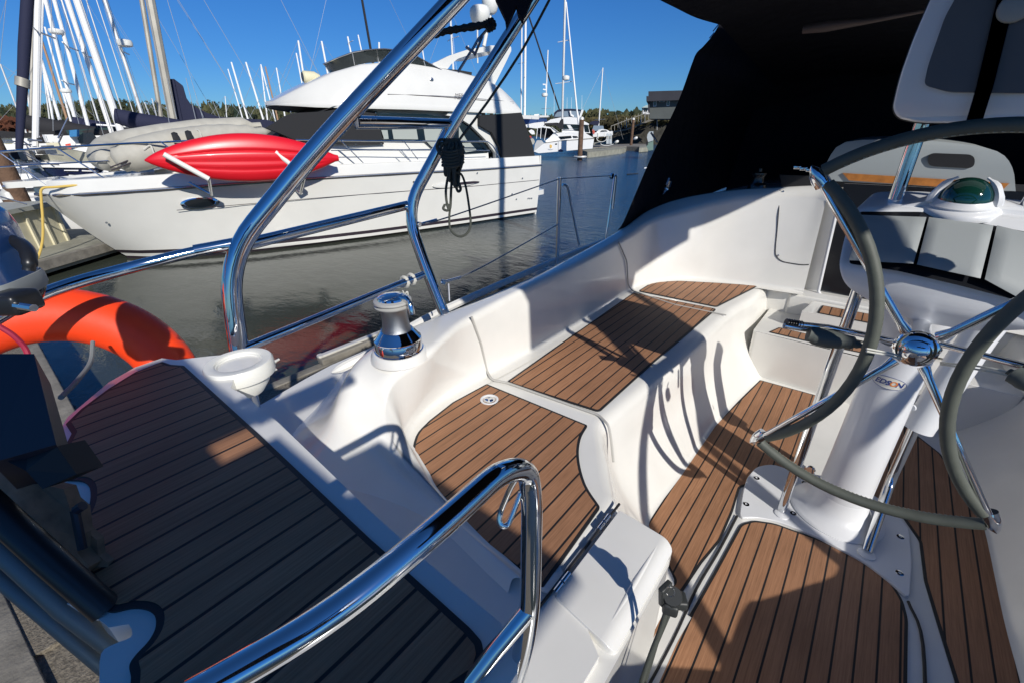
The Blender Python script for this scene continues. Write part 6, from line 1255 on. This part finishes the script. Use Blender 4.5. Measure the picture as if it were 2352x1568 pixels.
rk, _, _ = ridge('rock_revetment', [(1395, 306), (1420, 300), (1460, 292), (1500, 285), (1560, 282), (1800, 280)], 80, 8, 'rock', jag=.3); tag(rk, kind='structure')
# conifer woods along the skyline, one mass of many small trees
M['conif'] = bpy.data.materials.new('conifer_green'); M['conif'].use_nodes = True; nt_ = M['conif'].node_tree; b_ = nt_.nodes['Principled BSDF']; b_.inputs['Roughness'].default_value = .9
oi = N(nt_, 'ShaderNodeTexNoise'); oi.inputs['Scale'].default_value = .09; oi.inputs['Detail'].default_value = 8; tcc = N(nt_, 'ShaderNodeTexCoord'); nt_.links.new(tcc.outputs['Object'], oi.inputs['Vector']); cr_ = N(nt_, 'ShaderNodeValToRGB'); cr_.color_ramp.elements[0].position = .35; cr_.color_ramp.elements[0].color = (.010, .022, .010, 1); cr_.color_ramp.elements[1].position = .68; cr_.color_ramp.elements[1].color = (.075, .075, .028, 1); nt_.links.new(oi.outputs['Fac'], cr_.inputs[0]); nt_.links.new(cr_.outputs[0], b_.inputs['Base Color'])
random.seed(3)
def conifer(bm, p, h, w):
    k = random.randint(4, 6); 
    for i in range(k):
        z0 = p.z+h*(.08+.8*i/k); z1 = z0+h*(.34 if i < k-1 else .22); r_ = w*(1-.78*i/k)*random.uniform(.8, 1.15); sg = 6; a0 = random.random()*6
        ap = bm.verts.new((p.x+random.uniform(-.06, .06)*w, p.y, min(z1, p.z+h)))
        rg = [bm.verts.new((p.x+r_*random.uniform(.65, 1.2)*math.cos(a0+2*PI*j/sg), p.y+r_*random.uniform(.65, 1.2)*math.sin(a0+2*PI*j/sg), z0+random.uniform(-.05, .05)*h)) for j in range(sg)]
        for j in range(sg): bm.faces.new((rg[j], rg[(j+1) % sg], ap))
def broad(bm, p, h, w):
    for i in range(16):
        c = p+Vector((random.gauss(0, w*.35), random.gauss(0, w*.35), h*(.35+.5*random.random()))); s = w*random.uniform(.2, .42)
        for j in range(5):
            a = random.random()*6.28; e = random.uniform(-.6, 1.2); dv = Vector((math.cos(a)*math.cos(e), math.sin(a)*math.cos(e), math.sin(e)))*s; t1 = dv.orthogonal().normalized()*s*.7
            bm.faces.new([bm.verts.new(c+dv+t1), bm.verts.new(c+dv-t1*.6+Vector((0, 0, s*.5))), bm.verts.new(c+dv*.4-t1)])
sky = [(-60, 236), (0, 233), (60, 231), (110, 226), (190, 226), (210, 221), (262, 219), (300, 224), (340, 228), (460, 229), (480, 224), (530, 233), (640, 241), (760, 246), (1000, 250), (1205, 254), (1260, 255), (1330, 257), (1400, 257), (1440, 262), (1480, 264), (1600, 262)]
bm = B(); nn_ = 0
for k in range(1500):
    x = random.uniform(-80, 1620)*1.0; ytop = interp(sky, x)+random.choice((random.uniform(0, 10), random.uniform(0, 26), random.uniform(2, 42))); d = random.uniform(255, 330)-(ytop-240)*1.5
    p = DH(x, ytop, d); h = random.uniform(9, 15); g_ = Vector((p.x, p.y, p.z-h)); 
    (conifer if random.random() < .72 else broad)(bm, g_, h, h*random.uniform(.16, .27))
wd = part('forest', bm, M['conif'], smooth=False); tag(wd, kind='stuff')
# brush on the bank, nearer, individual bushes massed together
bm = B(); M['brush'] = mat('autumn_brush', (.075, .065, .025), .95, var=(.4, .6)); M['redbrush'] = mat('russet_brush', (.10, .032, .014), .95, var=(.5, .5))
for k in range(260):
    x = random.uniform(1325, 1560); t = (x-1325)/235; y = random.uniform(276-8*t, 300-14*t); p = DH(x, y, random.uniform(78, 90)); broad(bm, p-up*.8, random.uniform(.8, 1.4), random.uniform(.6, 1.1))
tag(part('bank_brush', bm, M['brush'], smooth=False), kind='stuff')
bm = B()
for k in range(120): p = DH(random.uniform(-20, 85), random.uniform(288, 312), random.uniform(60, 75)); broad(bm, p-up*1.2, random.uniform(1.2, 1.8), random.uniform(.8, 1.3))
tag(part('russet_brush', bm, M['redbrush'], smooth=False), kind='stuff')
for i, (x, y, d, h, lab) in enumerate(((1362, 262, 120, 7, 'round leafy tree left of the ramp above the far dock'), (1330, 264, 130, 7.5, 'leafy tree farther left on the low shore'), (1445, 264, 118, 6, 'dark green tree just left of the grey house'), (1408, 262, 150, 8, 'green tree between the ramp and the grey house'))):
    p = DH(x, y, d); t = thing('tree', Vector((p.x, p.y, p.z-h)), lab, 'tree', 'trees on the near shore'); bm = B()
    for _ in range(7): broad(bm, Vector((p.x+random.uniform(-3, 3), p.y+random.uniform(-2, 2), p.z-h*.9)), h, 3.2)
    part('crown', bm, M['conif'], t, smooth=False); bm = B(); tube(bm, [Vector((p.x, p.y, p.z-h-1)), Vector((p.x, p.y, p.z-h*.3))], [.3, .12], 7); part('trunk', bm, M['pile'], t)
def R3f(l): return [F3(x, y) for x, y in l]
M['siding'] = mat('grey_siding', (.085, .095, .09), .8, var=(1, .1)); M['roofd'] = mat('dark_shingle', (.035, .036, .045), .9, var=(1, .15)); M['wtrim'] = mat('white_trim', (.7, .7, .7), .5)
hn = thing('grey_house', DH(1520, 262, 62), 'dark grey two storey house with white trimmed windows on the bank beside the dodger', 'house')
trace('wall', R3f([(1262, 880), (1290, 878), (1560, 878), (1560, 1050), (1258, 1050)]), 62, 9, 'siding', hn); trace('roof', R3f([(1250, 808), (1600, 798), (1600, 882), (1232, 896), (1232, 850), (1250, 850)]), 61.2, 11, 'roofd', hn)
trace('porch', R3f([(1246, 905), (1262, 905), (1262, 1000), (1246, 980)]), 61.6, 2, 'roofd', hn)
for q in ([(1295, 892), (1322, 892), (1320, 940), (1292, 942)], [(1345, 888), (1392, 886), (1392, 902), (1345, 902)], [(1412, 888), (1440, 888), (1436, 935), (1410, 938)]):
    f = trace('window_frame', R3f(q), 61.95, .1, 'wtrim', hn); c = (sum(a for a, b in q)/4, sum(b for a, b in q)/4); pn = trace('window_pane', R3f([(c[0]+(a-c[0])*.72, c[1]+(b-c[1])*.8) for a, b in q]), 61.93, .1, 'glass'); pn.parent = f; 
h2 = thing('white_house', DH(1478, 262, 95), 'small white house with pale roof behind the grey one', 'house')
trace('wall', R3f([(1200, 950), (1290, 950), (1290, 1010), (1200, 1010)]), 95, 8, 'wtrim', h2); trace('roof', R3f([(1190, 952), (1232, 930), (1300, 930), (1300, 952)]), 94.5, 9, mat('pale_green_roof', (.42, .52, .5), .6), h2); trace('window', R3f([(1212, 955), (1240, 955), (1240, 985), (1212, 985)]), 94.9, .1, 'glass', h2)
sh = thing('low_shed', DH(1412, 277, 100), 'long pale low shed on the bank behind the ramp', 'shed'); trace('wall', R3f([(905, 1055), (1005, 1050), (1003, 1072), (960, 1085), (905, 1068)]), 104, 5, 'dockc', sh); trace('roof', R3f([(900, 1052), (1008, 1046), (1008, 1054), (900, 1060)]), 103.8, 5.5, 'wtrim', sh)
rmp = thing('gangway', DH(1420, 290, 76), 'long sloping grey gangway with tall mesh railings up the bank', 'gangway')
trace('ramp_deck', R3f([(940, 1160), (1060, 1135), (1250, 1060), (1330, 1040), (1330, 1052), (1250, 1078), (1060, 1150), (940, 1172)]), 76, 1.4, 'dockw', rmp)
for k in range(13):
    x = 920+k*30; yb = 1160-(x-940)*.33; trace('railing_post', R3f([(x, yb), (x+3.5, yb), (x+3.5, yb-52-k*4), (x, yb-52-k*4)]), 76, .08, 'alloyd', rmp)
trace('handrail', R3f([(920, 1112), (1100, 1045), (1290, 975), (1290, 980), (1100, 1050), (920, 1118)]), 75.9, .06, 'alloyd', rmp)
for x, y0, y1 in ((1055, 1130, 1040), (1180, 1090, 1030), (1215, 1080, 1020), (1325, 1150, 1050)): trace('lamp_post', R3f([(x, y0), (x+4, y0), (x+4, y1), (x, y1)]), 75, .1, 'alloy', rmp)
# =================================================================== light, sky, camera
SUN_AZ = math.atan2(.915, -.40)   # direction towards the sun (x, y)
SUN_EL = R(31)
sd = Vector((.915, -.40, 0)).normalized()*math.cos(SUN_EL)+Vector((0, 0, math.sin(SUN_EL)))
sl = bpy.data.lights.new('sun', 'SUN'); sl.energy = 4.9; sl.angle = R(.55); sl.color = (1, .955, .885)
so_ = bpy.data.objects.new('sun', sl); COL.objects.link(so_); so_.location = (5, -5, 20)
so_.rotation_euler = (-sd).to_track_quat('-Z', 'Y').to_euler()
w = bpy.data.worlds.new('World'); SC.world = w; w.use_nodes = True; nt = w.node_tree
sk = nt.nodes.new('ShaderNodeTexSky'); sk.sky_type = 'NISHITA'; sk.sun_disc = False
sk.sun_elevation = SUN_EL; sk.sun_rotation = math.atan2(sd.x, sd.y); sk.air_density = 1.0; sk.dust_density = 0.0; sk.ozone_density = 2.0
tcw = nt.nodes.new('ShaderNodeTexCoord'); spw = nt.nodes.new('ShaderNodeSeparateXYZ'); nt.links.new(tcw.outputs['Generated'], spw.inputs[0])
crw = nt.nodes.new('ShaderNodeValToRGB'); el = crw.color_ramp.elements
el[0].position = 0.0; el[0].color = (.23, .46, .80, 1); el[1].position = .75; el[1].color = (.26, .60, 1.0, 1)
e2 = el.new(.12); e2.color = (.17, .43, .83, 1); e3 = el.new(.35); e3.color = (.13, .45, .90, 1)
nt.links.new(spw.outputs[2], crw.inputs[0])
tn = nt.nodes.new('ShaderNodeVectorMath'); tn.operation = 'MULTIPLY'
nt.links.new(sk.outputs[0], tn.inputs[0]); nt.links.new(crw.outputs[0], tn.inputs[1]); nt.links.new(tn.outputs[0], nt.nodes['Background'].inputs[0]); nt.nodes['Background'].inputs[1].default_value = .10
cd = bpy.data.cameras.new('camera'); cam = bpy.data.objects.new('camera', cd); COL.objects.link(cam)
cd.sensor_fit = 'HORIZONTAL'; cd.sensor_width = 36; cd.lens = 36*FF/2352; cd.clip_start = .02; cd.clip_end = 6000
fwd = ray(CX0, CY0).normalized(); rgt = (ray(CX0+10, CY0)-ray(CX0, CY0)).normalized(); up = rgt.cross(fwd).normalized()
mw = Matrix((( rgt.x, up.x, -fwd.x, EYE.x), (rgt.y, up.y, -fwd.y, EYE.y), (rgt.z, up.z, -fwd.z, EYE.z), (0, 0, 0, 1)))
cam.matrix_world = mw; SC.camera = cam
SC.view_settings.view_transform = 'Standard'; SC.view_settings.look = 'None'; SC.view_settings.exposure = 0.0; SC.view_settings.gamma = 1
SC.render.engine = 'CYCLES'
SC.cycles.max_bounces = 8
